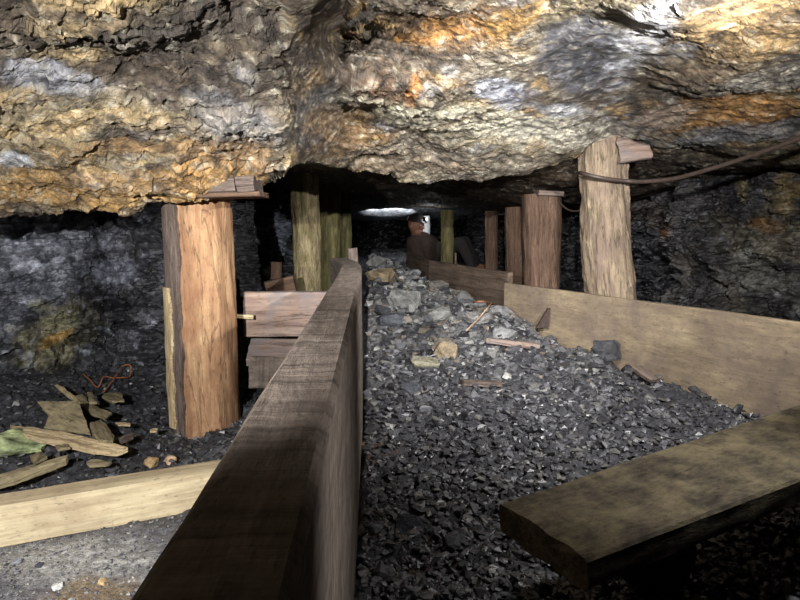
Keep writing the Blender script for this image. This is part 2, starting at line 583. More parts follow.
    far = sstep(3.0, 4.0, yy)
    # --- relief
    w = fbm(Q * 2.2, 3, 31)[:, None] * 0.10
    strat = Q * np.array([2.0, 2.0, 9.0]) + w * 8
    big = fbm(Q * 3.0, 4, 32) * 0.05
    lay = (ridged(strat * np.array([1.0, 1.0, 1.6]), 4, 33) - 0.5) * 0.022
    # ledges: broken-off bedding steps
    hgt = Q[:, 2] * 16 + Q[:, 0] * 1.5 + fbm(Q * np.array([3, 3, 4]), 4, 34) * 2.3
    fr = hgt - np.floor(hgt)
    step = (np.minimum(fr / 0.8, 1) - 0.5) * np.where(fr > 0.8, 1 - (fr - 0.8) / 0.2 * 1.0, 1)
    step = step * 0.008 * (0.4 + 0.8 * sstep(-0.3, 0.4, fbm(Q * 4, 2, 35)))
    chip = facets(Q * np.array([10, 10, 20]), 36) * 0.007 + facets(Q * np.array([26, 26, 40]), 37) * 0.0045
    grain = fbm(Q * 60, 3, 38) * 0.0045 + facets(Q * 80, 40) * 0.002
    # smoother middle slab
    smoothz = zone(PX, PY, 600, 70, 130, 60, -20, fbm(Q * 6, 3, 39), 0.3)
    rough_k = (1 - 0.5 * smoothz) * (1 - 0.4 * sstep(400, 520, PX))
    leftk = 1 + 0.35 * sstep(330, 270, PX)
    nod = np.maximum(0, 0.5 - worley(Q * 42 + w * 20, 47)[0]) * 0.016 * zone(PX, PY, 120, 50, 230, 90, 15, fbm(Q * 6, 3, 48), 0.4)
    cliff = 1 - 0.7 * sstep(280, 292, PX) * sstep(350, 338, PX)
    disp = (big * (1 - 0.3 * sstep(400, 500, PX)) + (lay * 0.9 + step) * (1 - 0.35 * sstep(400, 500, PX)) + (chip * leftk + grain) * rough_k) * cliff + nod
    N3 = grid_normals(A)
    for _ in range(14):
        N3 = (N3 + np.roll(N3, 1, 0) + np.roll(N3, -1, 0) + np.roll(N3, 1, 1) + np.roll(N3, -1, 1))
        N3 /= np.linalg.norm(N3, axis=2, keepdims=True)
    N = N3.reshape(-1, 3)
    if N[nu // 2 * nv + 60][2] > 0:
        N = -N
    disp = disp * (1 - 0.5 * far)
    Q2 = Q + N * disp[:, None]
    # --- colour: strata and stains of the rock, with some shade painted in
    n1 = fbm(strat * 0.8, 5, 41); n2 = fbm(Q * 7, 6, 42, 0.6); n3 = fbm(Q * np.array([5, 5, 22]), 5, 43); n4 = fbm(Q * 22, 4, 46)
    col = np.array(srgb(116, 104, 88)) + 0 * Q
    def blend(mask, c):
        nonlocal col
        col = col * (1 - mask[:, None]) + np.array(c) * mask[:, None]
    blend(sstep(0.05, 0.5, n1) * 0.8, srgb(160, 146, 116))
    blend(sstep(0.05, -0.3, n1) * 0.85, srgb(72, 60, 50))
    blend(sstep(0.12, 0.5, n3) * 0.7, srgb(186, 150, 92))
    blend(sstep(0.25, 0.6, n2) * 0.5, srgb(150, 152, 160))
    left = sstep(320, 280, PX)
    blend(left * sstep(-0.1, 0.35, n3 + 0.3 * n2) * 0.5, srgb(192, 172, 130))
    Z = lambda *a, **k: zone(PX, PY, *a, n2, **k)
    blend(Z(225, 35, 90, 55, 15) * 0.75, srgb(82, 74, 68))
    blend(Z(150, 20, 60, 22, 10) * 0.7, srgb(74, 68, 62))
    blend(Z(50, 70, 70, 14, 15) * 0.5, srgb(196, 200, 212))
    blend(Z(12, 160, 22, 10, 5) * 0.8, srgb(200, 205, 214))
    blend(Z(100, 178, 46, 8, 5) * 0.85, srgb(196, 198, 202))
    blend(Z(90, 186, 190, 22, -2) * sstep(-0.5, 0.15, n3 + 0.4) * 0.85, srgb(176, 138, 78))
    blend(Z(230, 158, 60, 24, -25) * 0.4, srgb(168, 126, 70))
    blend(Z(120, 145, 80, 10, 0) * 0.5, srgb(160, 122, 66))
    blend(Z(235, 118, 70, 22, 20) * 0.6, srgb(134, 134, 138))
    blend(Z(320, 115, 34, 34, -60) * 0.4, srgb(150, 152, 156))
    blend(Z(370, 68, 74, 26, 8) * 0.85, srgb(88, 76, 66))  # shade of the black recess painted as dark rock
    blend(Z(395, 92, 40, 16, 20) * 0.7, srgb(104, 76, 52))
    blend(Z(412, 88, 10, 16, 20) * 0.85, srgb(196, 132, 66))
    blend(Z(470, 25, 90, 22, -10) * 0.75, srgb(120, 92, 62))
    blend(Z(450, 30, 60, 10, -8) * 0.6, srgb(186, 132, 60))
    blend(Z(525, 15, 40, 14, -20) * 0.7, srgb(172, 132, 64))
    blend(Z(505, 75, 40, 34, 0) * 0.5, srgb(140, 132, 118))
    blend(Z(450, 120, 110, 24, 8) * sstep(-0.6, 0.1, n3) * 0.9, srgb(206, 200, 176))
    blend(Z(560, 130, 90, 20, -2) * sstep(-0.6, 0.1, n3) * 0.85, srgb(200, 196, 180))
    blend(Z(345, 128, 50, 22, 10) * 0.55, srgb(160, 124, 74))
    blend(Z(450, 162, 110, 18, 3) * 0.75, srgb(132, 122, 108))
    blend(Z(360, 160, 70, 14, 6) * 0.6, srgb(92, 72, 54))
    blend(Z(590, 55, 62, 42, -25) * 0.92, srgb(86, 88, 98))
    blend(Z(500, 90, 30, 14, 10) * 0.8, srgb(190, 194, 208))
    blend(Z(520, 95, 26, 9, -10) * 0.6, srgb(120, 122, 140))
    blend(Z(645, 35, 26, 60, 38) * 0.9, srgb(200, 200, 206))
    blend(Z(560, 108, 40, 8, 5) * 0.7, srgb(188, 190, 198))
    blend(Z(740, 30, 80, 40, 0) * sstep(-0.5, 0.2, n3 + 0.2) * 0.8, srgb(168, 138, 92))
    blend(Z(720, 75, 90, 18, -6) * 0.7, srgb(112, 96, 78))
    blend(Z(700, 92, 60, 14, -4) * 0.6, srgb(98, 94, 88))
    blend(Z(770, 80, 50, 16, -10) * 0.6, srgb(170, 166, 158))
    blend(Z(730, 112, 110, 16, -4) * 0.75, srgb(186, 136, 70))
    blend(Z(660, 118, 50, 12, -8) * 0.6, srgb(134, 134, 136))
    blend(Z(740, 135, 90, 10, -6) * 0.7, srgb(140, 142, 150))
    blend(Z(700, 158, 90, 14, -4) * 0.8, srgb(78, 70, 60))
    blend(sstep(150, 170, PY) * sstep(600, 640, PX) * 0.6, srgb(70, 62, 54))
    # dark brown roof past the lip, far end painted pale as if lit
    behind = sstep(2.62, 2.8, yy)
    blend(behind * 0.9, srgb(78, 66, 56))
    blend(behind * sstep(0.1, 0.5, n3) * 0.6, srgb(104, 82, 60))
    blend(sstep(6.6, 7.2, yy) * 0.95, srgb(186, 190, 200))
    # shadow under the left lip, painted dark into the rock
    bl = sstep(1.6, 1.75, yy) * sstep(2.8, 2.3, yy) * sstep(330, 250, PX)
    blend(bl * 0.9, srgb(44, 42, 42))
    # small scattered pale and dark specks
    n5 = fbm(Q * np.array([30, 30, 70]), 4, 49); n6 = ridged(strat * np.array([1.5, 1.5, 3.0]), 4, 50)
    blend(sstep(0.78, 0.95, n6) * 0.75, srgb(46, 40, 36))
    blend(sstep(0.15, 0.6, n5) * 0.45, srgb(196, 190, 172))
    blend(sstep(-0.05, -0.5, n5) * 0.7, srgb(56, 48, 41))
    blend(sstep(0.42, 0.7, n4) * 0.45, srgb(205, 196, 172))
    blend(sstep(-0.38, -0.7, n4) * 0.55, srgb(54, 48, 42))
    lum = col @ np.array([0.3, 0.6, 0.1])
    col = (col * 0.92 + lum[:, None] * 0.08) * 0.92
    col = np.clip(col, 0.004, 0.9)
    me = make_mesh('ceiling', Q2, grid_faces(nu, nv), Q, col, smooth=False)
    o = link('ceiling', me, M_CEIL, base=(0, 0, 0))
    return struct(o)

# ---------------------------------------------------------------- walls
def build_wall(name, plan, z0, z1, tilt, colfn, nl, nh, seed, amp=1.0):
    plan = np.asarray(plan, float)
    fine = resample(plan, nl)
    V = np.linspace(0, 1, nh)
    A = np.zeros((nl, nh, 3))
    T = np.gradient(fine, axis=0); T /= np.linalg.norm(T, axis=1, keepdims=True) + 1e-9
    Nn = np.c_[T[:, 1], -T[:, 0]]
    for j, v in enumerate(V):
        A[:, j, :2] = fine + Nn * tilt(v)
        A[:, j, 2] = z0 + (z1 - z0) * v
    Q = A.reshape(-1, 3)
    N = np.repeat(np.c_[Nn, np.zeros(nl)][:, None, :], nh, 1).reshape(-1, 3)
    d = fbm(Q * np.array([2.5, 2.5, 3]), 4, seed) * 0.13
    d += facets(Q * np.array([6, 6, 9]), seed + 1) * 0.045
    d += facets(Q * np.array([16, 16, 20]), seed + 2) * 0.030
    d += facets(Q * 42, seed + 3) * 0.013
    d += (ridged(Q * np.array([2, 2, 10]), 3, seed + 4) - 0.5) * 0.05
    Q2 = Q + N * (d * amp)[:, None]
    w1 = worley(Q * np.array([13, 13, 17]), seed + 20)[2]; w2 = worley(Q * 34, seed + 21)[2]
    col = colfn(Q) * (0.40 + 0.8 * w1 + 0.45 * w2)[:, None]
    me = make_mesh(name, Q2, grid_faces(nl, nh), Q, col, smooth=False)
    o = link(name, me, M_COALWALL, base=(0, 0, 0))
    return struct(o)

def wall_cols_left(Q):
    PX, PY = project(Q)
    n = fbm(Q * 5, 4, 61); n2 = fbm(Q * np.array([8, 8, 16]), 4, 62); n3 = fbm(Q * 24, 4, 63)
    col = np.array(srgb(56, 57, 61)) + 0 * Q
    def blend(mask, c):
        nonlocal col
        col = col * (1 - mask[:, None]) + np.array(c) * mask[:, None]
    blend(sstep(-0.1, 0.4, n) * 0.6, srgb(88, 90, 97))
    blend(sstep(-0.1, -0.5, n2) * 0.7, srgb(32, 32, 36))
    blend(zone(PX, PY, 45, 265, 75, 55, -35, n2) * 0.6, srgb(122, 125, 136))
    blend(zone(PX, PY, 22, 245, 44, 44, -30, n2, warp=0.9) * sstep(-0.2, 0.25, n3) * 0.75, srgb(190, 194, 204))  # lit sheen of the coal painted pale into the wall colour
    blend(zone(PX, PY, 60, 335, 46, 34, -25, n2) * 0.8, srgb(122, 118, 92))
    blend(zone(PX, PY, 55, 340, 24, 5, -30, n2) * 0.8, srgb(150, 118, 62))
    blend(zone(PX, PY, 110, 270, 30, 18, -15, n2) * 0.6, srgb(112, 116, 128))
    blend(zone(PX, PY, 105, 320, 34, 40, -40, n2) * 0.75, srgb(28, 28, 32))
    blend(sstep(2.6, 3.0, Q[:, 1]) * 0.5, srgb(66, 66, 68))
    blend(zone(PX, PY, 276, 235, 18, 22, 0, n2) * 0.7, srgb(150, 158, 176))  # lit bit of rock in the recess painted paler
    blend(sstep(0.35, 0.6, n3) * 0.5, srgb(170, 174, 186))
    return np.clip(col, 0.004, 0.9)

def wall_cols_right(Q):
    PX, PY = project(Q)
    n = fbm(Q * 5, 4, 71); n2 = fbm(Q * np.array([6, 6, 12]), 4, 72); n3 = fbm(Q * 26, 4, 73)
    col = np.array(srgb(62, 60, 60)) + 0 * Q
    def blend(mask, c):
        nonlocal col
        col = col * (1 - mask[:, None]) + np.array(c) * mask[:, None]
    blend(sstep(0.0, 0.5, n) * 0.6, srgb(104, 98, 88))
    blend(sstep(-0.1, -0.5, n2) * 0.7, srgb(34, 33, 36))
    blend(zone(PX, PY, 770, 230, 60, 60, 0, n2, warp=0.8) * 0.55, srgb(120, 114, 98))
    blend(zone(PX, PY, 765, 280, 60, 26, 10, n2, warp=0.8) * 0.6, srgb(128, 128, 124))
    blend(zone(PX, PY, 745, 195, 24, 34, 0, n2) * 0.85, srgb(40, 38, 48))
    blend(zone(PX, PY, 790, 195, 14, 28, 0, n2) * 0.6, srgb(150, 128, 84))
    blend(zone(PX, PY, 745, 190, 8, 12, 0, n2) * 0.7, srgb(140, 130, 96))
    blend(zone(PX, PY, 770, 225, 20, 8, 10, n2) * 0.6, srgb(140, 104, 62))
    blend(zone(PX, PY, 655, 210, 28, 16, 20, n2) * 0.7, srgb(126, 106, 82))
    blend(zone(PX, PY, 672, 230, 8, 10, 0, n2) * 0.7, srgb(150, 104, 56))
    blend(zone(PX, PY, 650, 262, 34, 44, 0, n2, warp=0.2) * 0.9, srgb(34, 34, 42))  # recess darkness behind the tall prop painted into the coal
    blend(zone(PX, PY, 700, 250, 20, 50, 0, n2) * 0.6, srgb(32, 32, 38))  # deep shadow on this stretch painted near-black
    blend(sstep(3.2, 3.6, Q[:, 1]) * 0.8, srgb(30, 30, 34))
    blend(sstep(0.35, 0.6, n3) * 0.4, srgb(150, 152, 160))
    return np.clip(col, 0.004, 0.9)

build_floor()
build_ceiling()
build_wall('wall_left', [(-3.3, -0.6), (-2.7, 0.6), (-2.25, 1.55), (-1.75, 2.0), (-1.25, 2.28), (-0.98, 2.55), (-1.02, 3.0), (-1.1, 3.7), (-0.95, 4.6), (-0.9, 5.8), (-0.9, 7.6), (-1.0, 9.8)],
           -0.1, 1.0, lambda v: 0.10 * (1 - v) ** 2 - 0.05 * v, wall_cols_left, 640, 190, 200)
build_wall('wall_right', [(1.1, 9.8), (1.0, 7.6), (1.1, 5.8), (1.35, 4.6), (1.62, 3.9), (1.62, 3.45), (1.55, 3.2), (1.85, 2.75), (2.3, 2.2), (2.7, 1.2), (3.2, -0.6)],
           -0.1, 1.1, lambda v: 0.06 * (1 - v) + 0.0 * v, wall_cols_right, 560, 190, 300, 0.9)
build_wall('wall_back', [(-1.6, 9.5), (-0.6, 9.6), (0.4, 9.5), (1.6, 9.5)], -0.1, 0.9, lambda v: 0.0, lambda Q: np.array(srgb(22, 22, 24)) + 0 * Q, 120, 50, 400)

# ------------------------------------------------------------------ wood kinds
W_GREY = wood_mat('grey_sawn_wood', srgb(88, 78, 71), srgb(112, 101, 93), srgb(134, 122, 113), stretch=(6, 30, 30), blotch=srgb(72, 63, 57), blotch_amt=0.7, blotch_scale=16, saw=0.7, bstr=0.7, detail_dark=0.4, crack=0.2)
W_BOARD = wood_mat('dusty_board_wood', srgb(128, 113, 96), srgb(154, 138, 114), srgb(176, 160, 132), stretch=(3, 14, 14), blotch=srgb(112, 98, 92), blotch_amt=0.8, blotch_scale=5, bstr=0.5, bdist=0.002, detail_dark=0.3, crack=0.2)
W_BROWNBOARD = wood_mat('brown_board_wood', srgb(80, 68, 58), srgb(108, 92, 80), srgb(130, 114, 98), stretch=(1.6, 26, 26), blotch=srgb(66, 56, 50), blotch_amt=0.6)
W_PALE = wood_mat('pale_sawn_wood', srgb(136, 120, 94), srgb(176, 162, 132), srgb(194, 182, 152), stretch=(2.0, 34, 34), blotch=srgb(132, 114, 92), blotch_amt=0.6, blotch_scale=5, bstr=0.3, bdist=0.002, detail_dark=0.25, crack=0.2)
W_ORANGE = wood_mat('fresh_peeled_wood', srgb(112, 82, 62), srgb(162, 128, 97), srgb(190, 158, 120), stretch=(4.0, 26, 26), blotch=srgb(128, 88, 64), blotch_amt=0.8, blotch_scale=6, bstr=0.5, bdist=0.003)
W_BARK = wood_mat('grey_bark', srgb(70, 60, 56), srgb(110, 97, 90), srgb(140, 126, 116), stretch=(5, 60, 60), blotch=srgb(84, 72, 64), blotch_amt=0.5, bstr=0.9, bdist=0.004)
W_SPLINT = wood_mat('pale_split_wood', srgb(150, 130, 98), srgb(188, 168, 132), srgb(208, 190, 156), stretch=(3, 60, 60), blotch=srgb(150, 126, 96), blotch_amt=0.4, bstr=0.5)
W_TAN = wood_mat('weathered_tan_log', srgb(96, 82, 70), srgb(146, 129, 109), srgb(178, 161, 134), stretch=(4, 26, 26), blotch=srgb(122, 104, 96), blotch_amt=0.7, blotch_scale=9, bstr=0.9, bdist=0.005, detail_dark=0.45)
W_MOSS = wood_mat('mottled_mossy_log', srgb(88, 76, 54), srgb(150, 136, 104), srgb(186, 170, 136), stretch=(6, 30, 30), blotch=srgb(104, 98, 66), blotch_amt=0.7, blotch_scale=10, bstr=0.9, bdist=0.005, detail_dark=0.45)
W_GREEN = wood_mat('green_stained_log', srgb(70, 64, 44), srgb(112, 104, 72), srgb(142, 133, 98), stretch=(5, 30, 30), blotch=srgb(90, 92, 54), blotch_amt=0.7, blotch_scale=8, bstr=0.8, bdist=0.004)
W_RED = wood_mat('reddish_brown_log', srgb(70, 54, 45), srgb(114, 91, 76), srgb(140, 116, 98), stretch=(4, 40, 40), blotch=srgb(98, 78, 66), blotch_amt=0.6, blotch_scale=6, bstr=0.9, bdist=0.005)
W_PINK = wood_mat('pinkish_plank', srgb(104, 85, 76), srgb(138, 118, 106), srgb(162, 143, 129), stretch=(2.5, 22, 22), blotch=srgb(112, 108, 110), blotch_amt=0.8, blotch_scale=10, bstr=0.5)
W_OLIVE = wood_mat('olive_offcut', srgb(104, 94, 74), srgb(136, 125, 98), srgb(158, 146, 116), stretch=(3, 40, 40), blotch=srgb(96, 86, 70), blotch_amt=0.5, bstr=0.5)
W_DIRTY = wood_mat('dirty_beam_wood', srgb(58, 52, 46), srgb(90, 82, 70), srgb(118, 107, 88), stretch=(14, 34, 34), blotch=srgb(146, 134, 104), blotch_amt=0.6, blotch_scale=14, bstr=0.7, bdist=0.004, detail_dark=0.5, crack=0.2)
M_RUBBER = plain_mat('dark_cable', srgb(70, 58, 52), 0.5)
M_RUST = plain_mat('rusty_iron', srgb(58, 44, 38), 0.8, 0.0, 0.45)

# ------------------------------------------------------------------ boards
top = 0.46
H = 0.45
pl = [(-0.067 + VPX * y, y, top - H / 2) for y in (-0.25, 0.4, 0.9, 1.3, 1.7)]
pl += [(-0.067 + VPX * 2.05 - 0.010, 2.05, top - H / 2), (-0.067 + VPX * 2.3 - 0.040, 2.3, top - H / 2 - 0.002), (-0.067 + VPX * 2.45 - 0.075, 2.46, top - H / 2 - 0.004)]
sec = rect(0.068, H, 0.006, 40)
def plank_sec(t):
    return sec
o = link('trough_plank', sweep('trough_plank', pl, plank_sec, rough=0.0022, stretch=(5, 50, 50), seed=1, n=190, catmull=True, sharp=0.7), W_GREY)
tag(o, 'long grey sawn plank set on edge beside the coal heap, beginning at the camera', 'plank')
plank_ob = o

def board(name, A, B, h, th, mat, label, group, seed, drop_b=None):
    """a board on edge whose top edge runs A -> B"""
    hb = h if drop_b is None else drop_b
    pts = [(A[0], A[1], A[2] - h / 2), (B[0], B[1], B[2] - h / 2)]
    s = rect(th, h, 0.003, 30)
    me = sweep(name, pts, lambda t: s, rough=0.0018, stretch=(4, 30, 30), seed=seed, n=90, ends=0.004, sharp=0.7)
    return tag(link(name, me, mat), label, 'board', group)

board('side_board', B1A, B1B, 0.34, 0.028, W_BOARD, 'broad dusty tan side board in front of the tall tan prop', 'side boards along the right of the heap', 2)
board('side_board', B2A, B2B, 0.30, 0.03, W_BROWNBOARD, 'brown side board between the broad tan board and the seated person', 'side boards along the right of the heap', 3)
board('side_board', B3A + Vector((0, 0, 0.0)), B3B, 0.25, 0.03, W_BROWNBOARD, 'short dark side board farthest along the trough, in front of the person', 'side boards along the right of the heap', 4)

# floor beam behind the grey plank
fa, fb = onz(0, 549, 0.0), onz(180, 515, 0.0)
d = (fb - fa).normalized()
nrm = Vector((-d.y, d.x, 0))
p0 = fa - d * 0.5 + nrm * 0.032; p1 = fb + d * 0.25 + nrm * 0.032
s = rect(0.064, 0.085, 0.005, 14)
me = sweep('floor_beam', [(p0.x, p0.y, 0.040), (p1.x, p1.y, 0.040)], lambda t: s, rough=0.002, stretch=(4, 40, 40), seed=5, n=70, sharp=0.7)
tag(link('floor_beam', me, W_PALE), 'pale sawn timber lying across the dusty ground in front of the peeled prop', 'timber')

# raised beam in the near corner
c = [onz(510, 497, 0.22), onz(800, 404, 0.22), onz(800, 487, 0.22), onz(558, 568, 0.22)]
m0 = (c[0] + c[3]) / 2; m1 = (c[1] + c[2]) / 2
dr = (m1 - m0).normalized()
w0 = (c[0] - c[3]).length; w1 = (c[1] - c[2]).length
side = Vector((-dr.y, dr.x, 0))
E = m1 + dr * 0.35
pts = [(m0.x, m0.y, 0.195), (E.x, E.y, 0.205)]
BASE_BEAM = rect(0.17, 0.042, 0.004, 20)
def beam_sec(t):
    w = (abs((c[0] - c[3]).dot(side)) * (1 - t) + abs((c[1] - c[2]).dot(side)) * t)
    return BASE_BEAM * np.array([w / 0.17, 1])
pts[0] = tuple(Vector(pts[0]) + dr * 0.015)
me = sweep('raised_beam', pts, beam_sec, rough=0.0015, stretch=(5, 30, 30), seed=6, n=70, ends=0.006, sharp=0.7)
tag(link('raised_beam', me, W_DIRTY), 'thick dirty plank propped up across the near corner above the coal', 'plank')
beam_c = (m0, m1, dr, side)

# ------------------------------------------------------------------ props (round timber)
def log_section(r, seed, lobes=0.08, flat=0.0, k=56):
    th = np.linspace(0, 2 * math.pi, k, endpoint=False)
    def f(t):
        P = np.c_[np.cos(th) * 1.1, np.sin(th) * 1.1, np.full(k, t * 1.6)] + seed * 3.1
        rr = r(t) * (1 + lobes * fbm(P, 3, seed) * 1.6)
        if flat:
            q = np.abs(np.cos(th)) ** 5 + np.abs(np.sin(th)) ** 5
            rr = rr * (1 + flat * (q ** (-0.2) - 1))
        return np.c_[np.cos(th) * rr, np.sin(th) * rr]
    return f

def log(name, base, top_, r0, r1, mat, seed, lobes=0.08, flat=0.0, rough=0.004, bend=(0, 0), parent=None, n=80, stretch=(6, 45, 45)):
    base, top_ = Vector(base), Vector(top_)
    mid = (base + top_) / 2 + Vector((bend[0], bend[1], 0))
    me = sweep(name, [base, mid, top_], log_section(lambda t: r0 + (r1 - r0) * t, seed, lobes, flat), up=(0, -1, 0.0), rough=rough, stretch=stretch, seed=seed, n=n, catmull=True, ends=0.003, sharp=0.9)
    return me

PG = 'timber props along the right side'
PGL = 'timber props along the left side'

# the peeled prop at the left
b0, t0 = at(208, 424, 1.76), at(199, 200, 1.76)
b0.z = -0.02
root = empty('timber_prop', (b0.x, b0.y, 0.0))
tag(root, 'thick peeled orange-brown prop with a strip of bark, standing behind the grey plank', 'prop', PGL)
link('trunk', log('trunk', b0, t0, 0.090, 0.088, W_ORANGE, 3, lobes=0.05, flat=0.35, rough=0.006), W_ORANGE, root)
# bark left on one flank: a curved strip just outside the trunk
def arc_strip(name, base, top_, r, a0, a1, thick, mat, seed, parent, jag=0.12):
    base, top_ = Vector(base), Vector(top_)
    k = 22
    aa = np.linspace(a0, a1, k)
    def f(t):
        e = float(fbm(np.array([[t * 5, seed, 0.3]]), 6, seed, 0.65)[0]) * jag
        e2 = float(fbm(np.array([[t * 6, seed + 4, 0.3]]), 6, seed, 0.65)[0]) * jag
        a = a0 + e2 + (a1 + e - a0 - e2) * (np.arange(k) / (k - 1))
        ro, ri = r + thick, r - 0.012
        out = np.c_[np.cos(a) * ro, np.sin(a) * ro]
        inn = np.c_[np.cos(a[::-1]) * ri, np.sin(a[::-1]) * ri]
        return np.r_[out, inn]
    me = sweep(name, [base, top_], f, up=(0, -1, 0), rough=0.003, stretch=(6, 50, 50), seed=seed, n=160, sharp=0.9)
    return link(name, me, mat, parent)
ax = (t0 - b0)
# angle: side axis S = T x up ; T=+z, up=-y -> S=+x ; N = S x T = -y
arc_strip('bark_strip', b0 + ax * 0.0, t0 - ax * 0.01, 0.097, math.radians(112), math.radians(200), 0.006, W_BARK, 12, root)['label'] = 'grey bark strip'
arc_strip('split_strip', b0 + ax * 0.04, b0 + ax * 0.64, 0.103, math.radians(128), math.radians(150), 0.008, W_SPLINT, 14, root, 0.16)['label'] = 'pale split sapwood'

# lid and wedges on the peeled prop
lid = rect(0.16, 0.012, 0.002, 16)
pa, pb = at(186, 197, 1.64), at(264, 195, 1.64)
me = sweep('packing_board', [pa, pb], lambda t: lid, rough=0.003, stretch=(8, 50, 50), seed=21, n=40, ends=0.01)
tag(link('packing_board', me, W_RED), 'thin dark board lying on top of the peeled prop', 'board')
for (x0, x1, y0, y1, sd, lab) in ((214, 240, 179, 192, 22, 'greyish wooden wedge jammed between the thin board and the rock'), (241, 258, 177, 192, 23, 'small end wedge, outermost on the thin board above the peeled prop')):
    pa, pb = at(x0, (y0 + y1) / 2 + 1, 1.60), at(x1, (y0 + y1) / 2, 1.60)
    hh = (y1 - y0) / F * 1.645
    ws = rect(0.10, hh, 0.003, 10)
    me = sweep('wedge', [pa, pb], lambda t: ws, rough=0.003, stretch=(8, 40, 40), seed=sd, n=16, ends=0.004, sharp=0.7)
    tag(link('wedge', me, W_BARK), lab, 'wedge', 'wedges over the props')

def prop(px0, px1, pyt, Y, r0, r1, mat, seed, label, group, zb=0.0, lobes=0.09, flat=0.0, bend=(0, 0), pyb=290, rough=0.005, zt=None, n=80):
    t_ = at(px1, pyt, Y); b_ = at(px0, pyb, Y)
    # extend down along the same axis to the ground
    k = (b_.z - (zb - 0.02)) / (t_.z - b_.z)
    b_ = b_ + (b_ - t_) * k
    me = log('timber_prop', b_, t_, r0, r1, mat, seed, lobes, flat, rough, bend, n=n)
    return tag(link('timber_prop', me, mat), label, 'prop', group)

prop(612, 603, 138, 2.62, 0.103, 0.092, W_TAN, 31, 'tall weathered tan prop with a cable looped round it behind the broad side board', PG, pyb=296, bend=(-0.012, 0), rough=0.013, n=140)
prop(542, 541, 194, 3.3, 0.094, 0.100, W_RED, 32, 'brown prop with a flat cap piece, next beyond the tall tan prop', PG, flat=0.5, lobes=0.06)
prop(517, 516, 207, 3.9, 0.074, 0.072, W_RED, 33, 'brown rough prop just behind the capped brown prop', PG, lobes=0.07, flat=0.3)
prop(491.5, 491.5, 211, 4.6, 0.047, 0.046, W_RED, 34, 'thin reddish brown prop, third beyond the tall tan prop', PG, lobes=0.06)
prop(447, 447, 210, 5.6, 0.060, 0.058, W_GREEN, 35, 'dim greenish prop beside the seated person', PG)
prop(307, 304, 174, 3.5, 0.082, 0.080, W_MOSS, 36, 'mottled mossy prop seen past the end of the peeled prop, dark at its top', PGL, zb=0.1, bend=(0.006, 0), rough=0.006)
prop(328, 329, 186, 4.3, 0.084, 0.082, W_GREEN, 37, 'greenish prop next behind the mottled mossy prop', PGL, zb=0.1)
prop(345.5, 346, 190, 4.9, 0.046, 0.046, W_GREEN, 38, 'narrow green-stained prop at the far end of the grey plank', PGL, zb=0.1)

# cap piece on the brown prop
pa, pb = at(536, 193, 3.22), at(561, 194, 3.22)
cs = rect(0.12, 0.026, 0.004, 10)
me = sweep('cap_piece', [pa, pb], lambda t: cs, rough=0.003, stretch=(8, 40, 40), seed=41, n=20, ends=0.004, sharp=0.7)
tag(link('cap_piece', me, W_PINK), 'flat wooden cap piece on top of the brown prop', 'wedge')
# head wedge on the tall prop
pa, pb = at(617, 156, 2.55), at(649, 153, 2.53)
WB = rect(0.09, 0.105, 0.01, 10)
def wsec(t):
    return WB * np.array([1, 1 - 0.48 * t]) + np.array([[0, 0.02 - 0.02 * t]])
me = sweep('wedge', [pa, pb], wsec, rough=0.006, stretch=(8, 30, 30), seed=42, n=24, ends=0.012, sharp=0.8)
tag(link('wedge', me, W_PINK), 'pinkish brown wedge driven in beside the head of the tall tan prop', 'wedge', 'wedges over the props')

# cross boards between peeled prop and plank
def flat_board(name, A, B, w, th, mat, seed, up, rough=0.0025, n=50, **kw):
    s_ = rect(w, th, 0.003, 18)
    return sweep(name, [A, B], lambda t: s_, up=up, rough=rough, stretch=(6, 40, 40), seed=seed, n=n, ends=0.003, sharp=0.7, **kw)
pa, pb = at(244, 314, 1.93), at(350, 313, 1.99)
me = flat_board('cross_board', pa, pb, 0.032, 0.146, W_PINK, 51, (0, 0, 1))
tag(link('cross_board', me, W_PINK), 'reddish grey board spanning from the peeled prop to the grey plank, upper one', 'board', 'cross boards behind the grey plank')
pa, pb = at(249, 352, 1.90), at(345, 352, 1.92)
me = flat_board('cross_board', pa, pb, 0.11, 0.03, W_PINK, 52, (0, -0.45, 0.9))
tag(link('cross_board', me, W_PINK), 'lower board slanting beneath the reddish grey upper cross board', 'board', 'cross boards behind the grey plank')
pa, pb = at(250, 372, 1.85), at(345, 374, 1.86)
me = flat_board('cross_board', pa, pb, 0.03, 0.10, W_GREY, 53, (0, 0.2, 1))
tag(link('cross_board', me, W_GREY), 'grey-brown board standing under the lower slanting cross board', 'board', 'cross boards behind the grey plank')
pa, pb = at(232, 316, 1.88), at(254, 317, 1.885)
me = flat_board('peg', pa, pb, 0.014, 0.013, W_SPLINT, 54, (0, 0, 1), n=10)
tag(link('peg', me, W_SPLINT), 'small pale wooden peg between the peeled prop and the upper cross board', 'peg')
# wood lying in the dark recess
pa, pb = at(268, 290, 3.0), at(296, 284, 3.0)
me = flat_board('timber_block', pa, pb, 0.08, 0.09, W_RED, 55, (0, 0, 1), n=14)
tag(link('timber_block', me, W_RED), 'dark reddish block lying in the recess behind the upper cross board', 'block', 'blocks in the recess')
pa, pb = at(276, 283, 3.15), at(276.5, 262, 3.15)
me = flat_board('timber_block', pa, pb, 0.05, 0.04, W_RED, 56, (0, 1, 0), n=14)
tag(link('timber_block', me, W_RED), 'small upright reddish block beside the mottled mossy prop', 'block', 'blocks in the recess')
# stub at the end of the plank
pa, pb = at(354, 268, 2.75), at(352.5, 248, 2.75)
me = flat_board('timber_stub', pa, pb, 0.042, 0.05, W_BARK, 57, (0, 1, 0), n=14)
tag(link('timber_stub', me, W_BARK), 'short dark wooden stub standing at the far tip of the grey plank', 'stub')
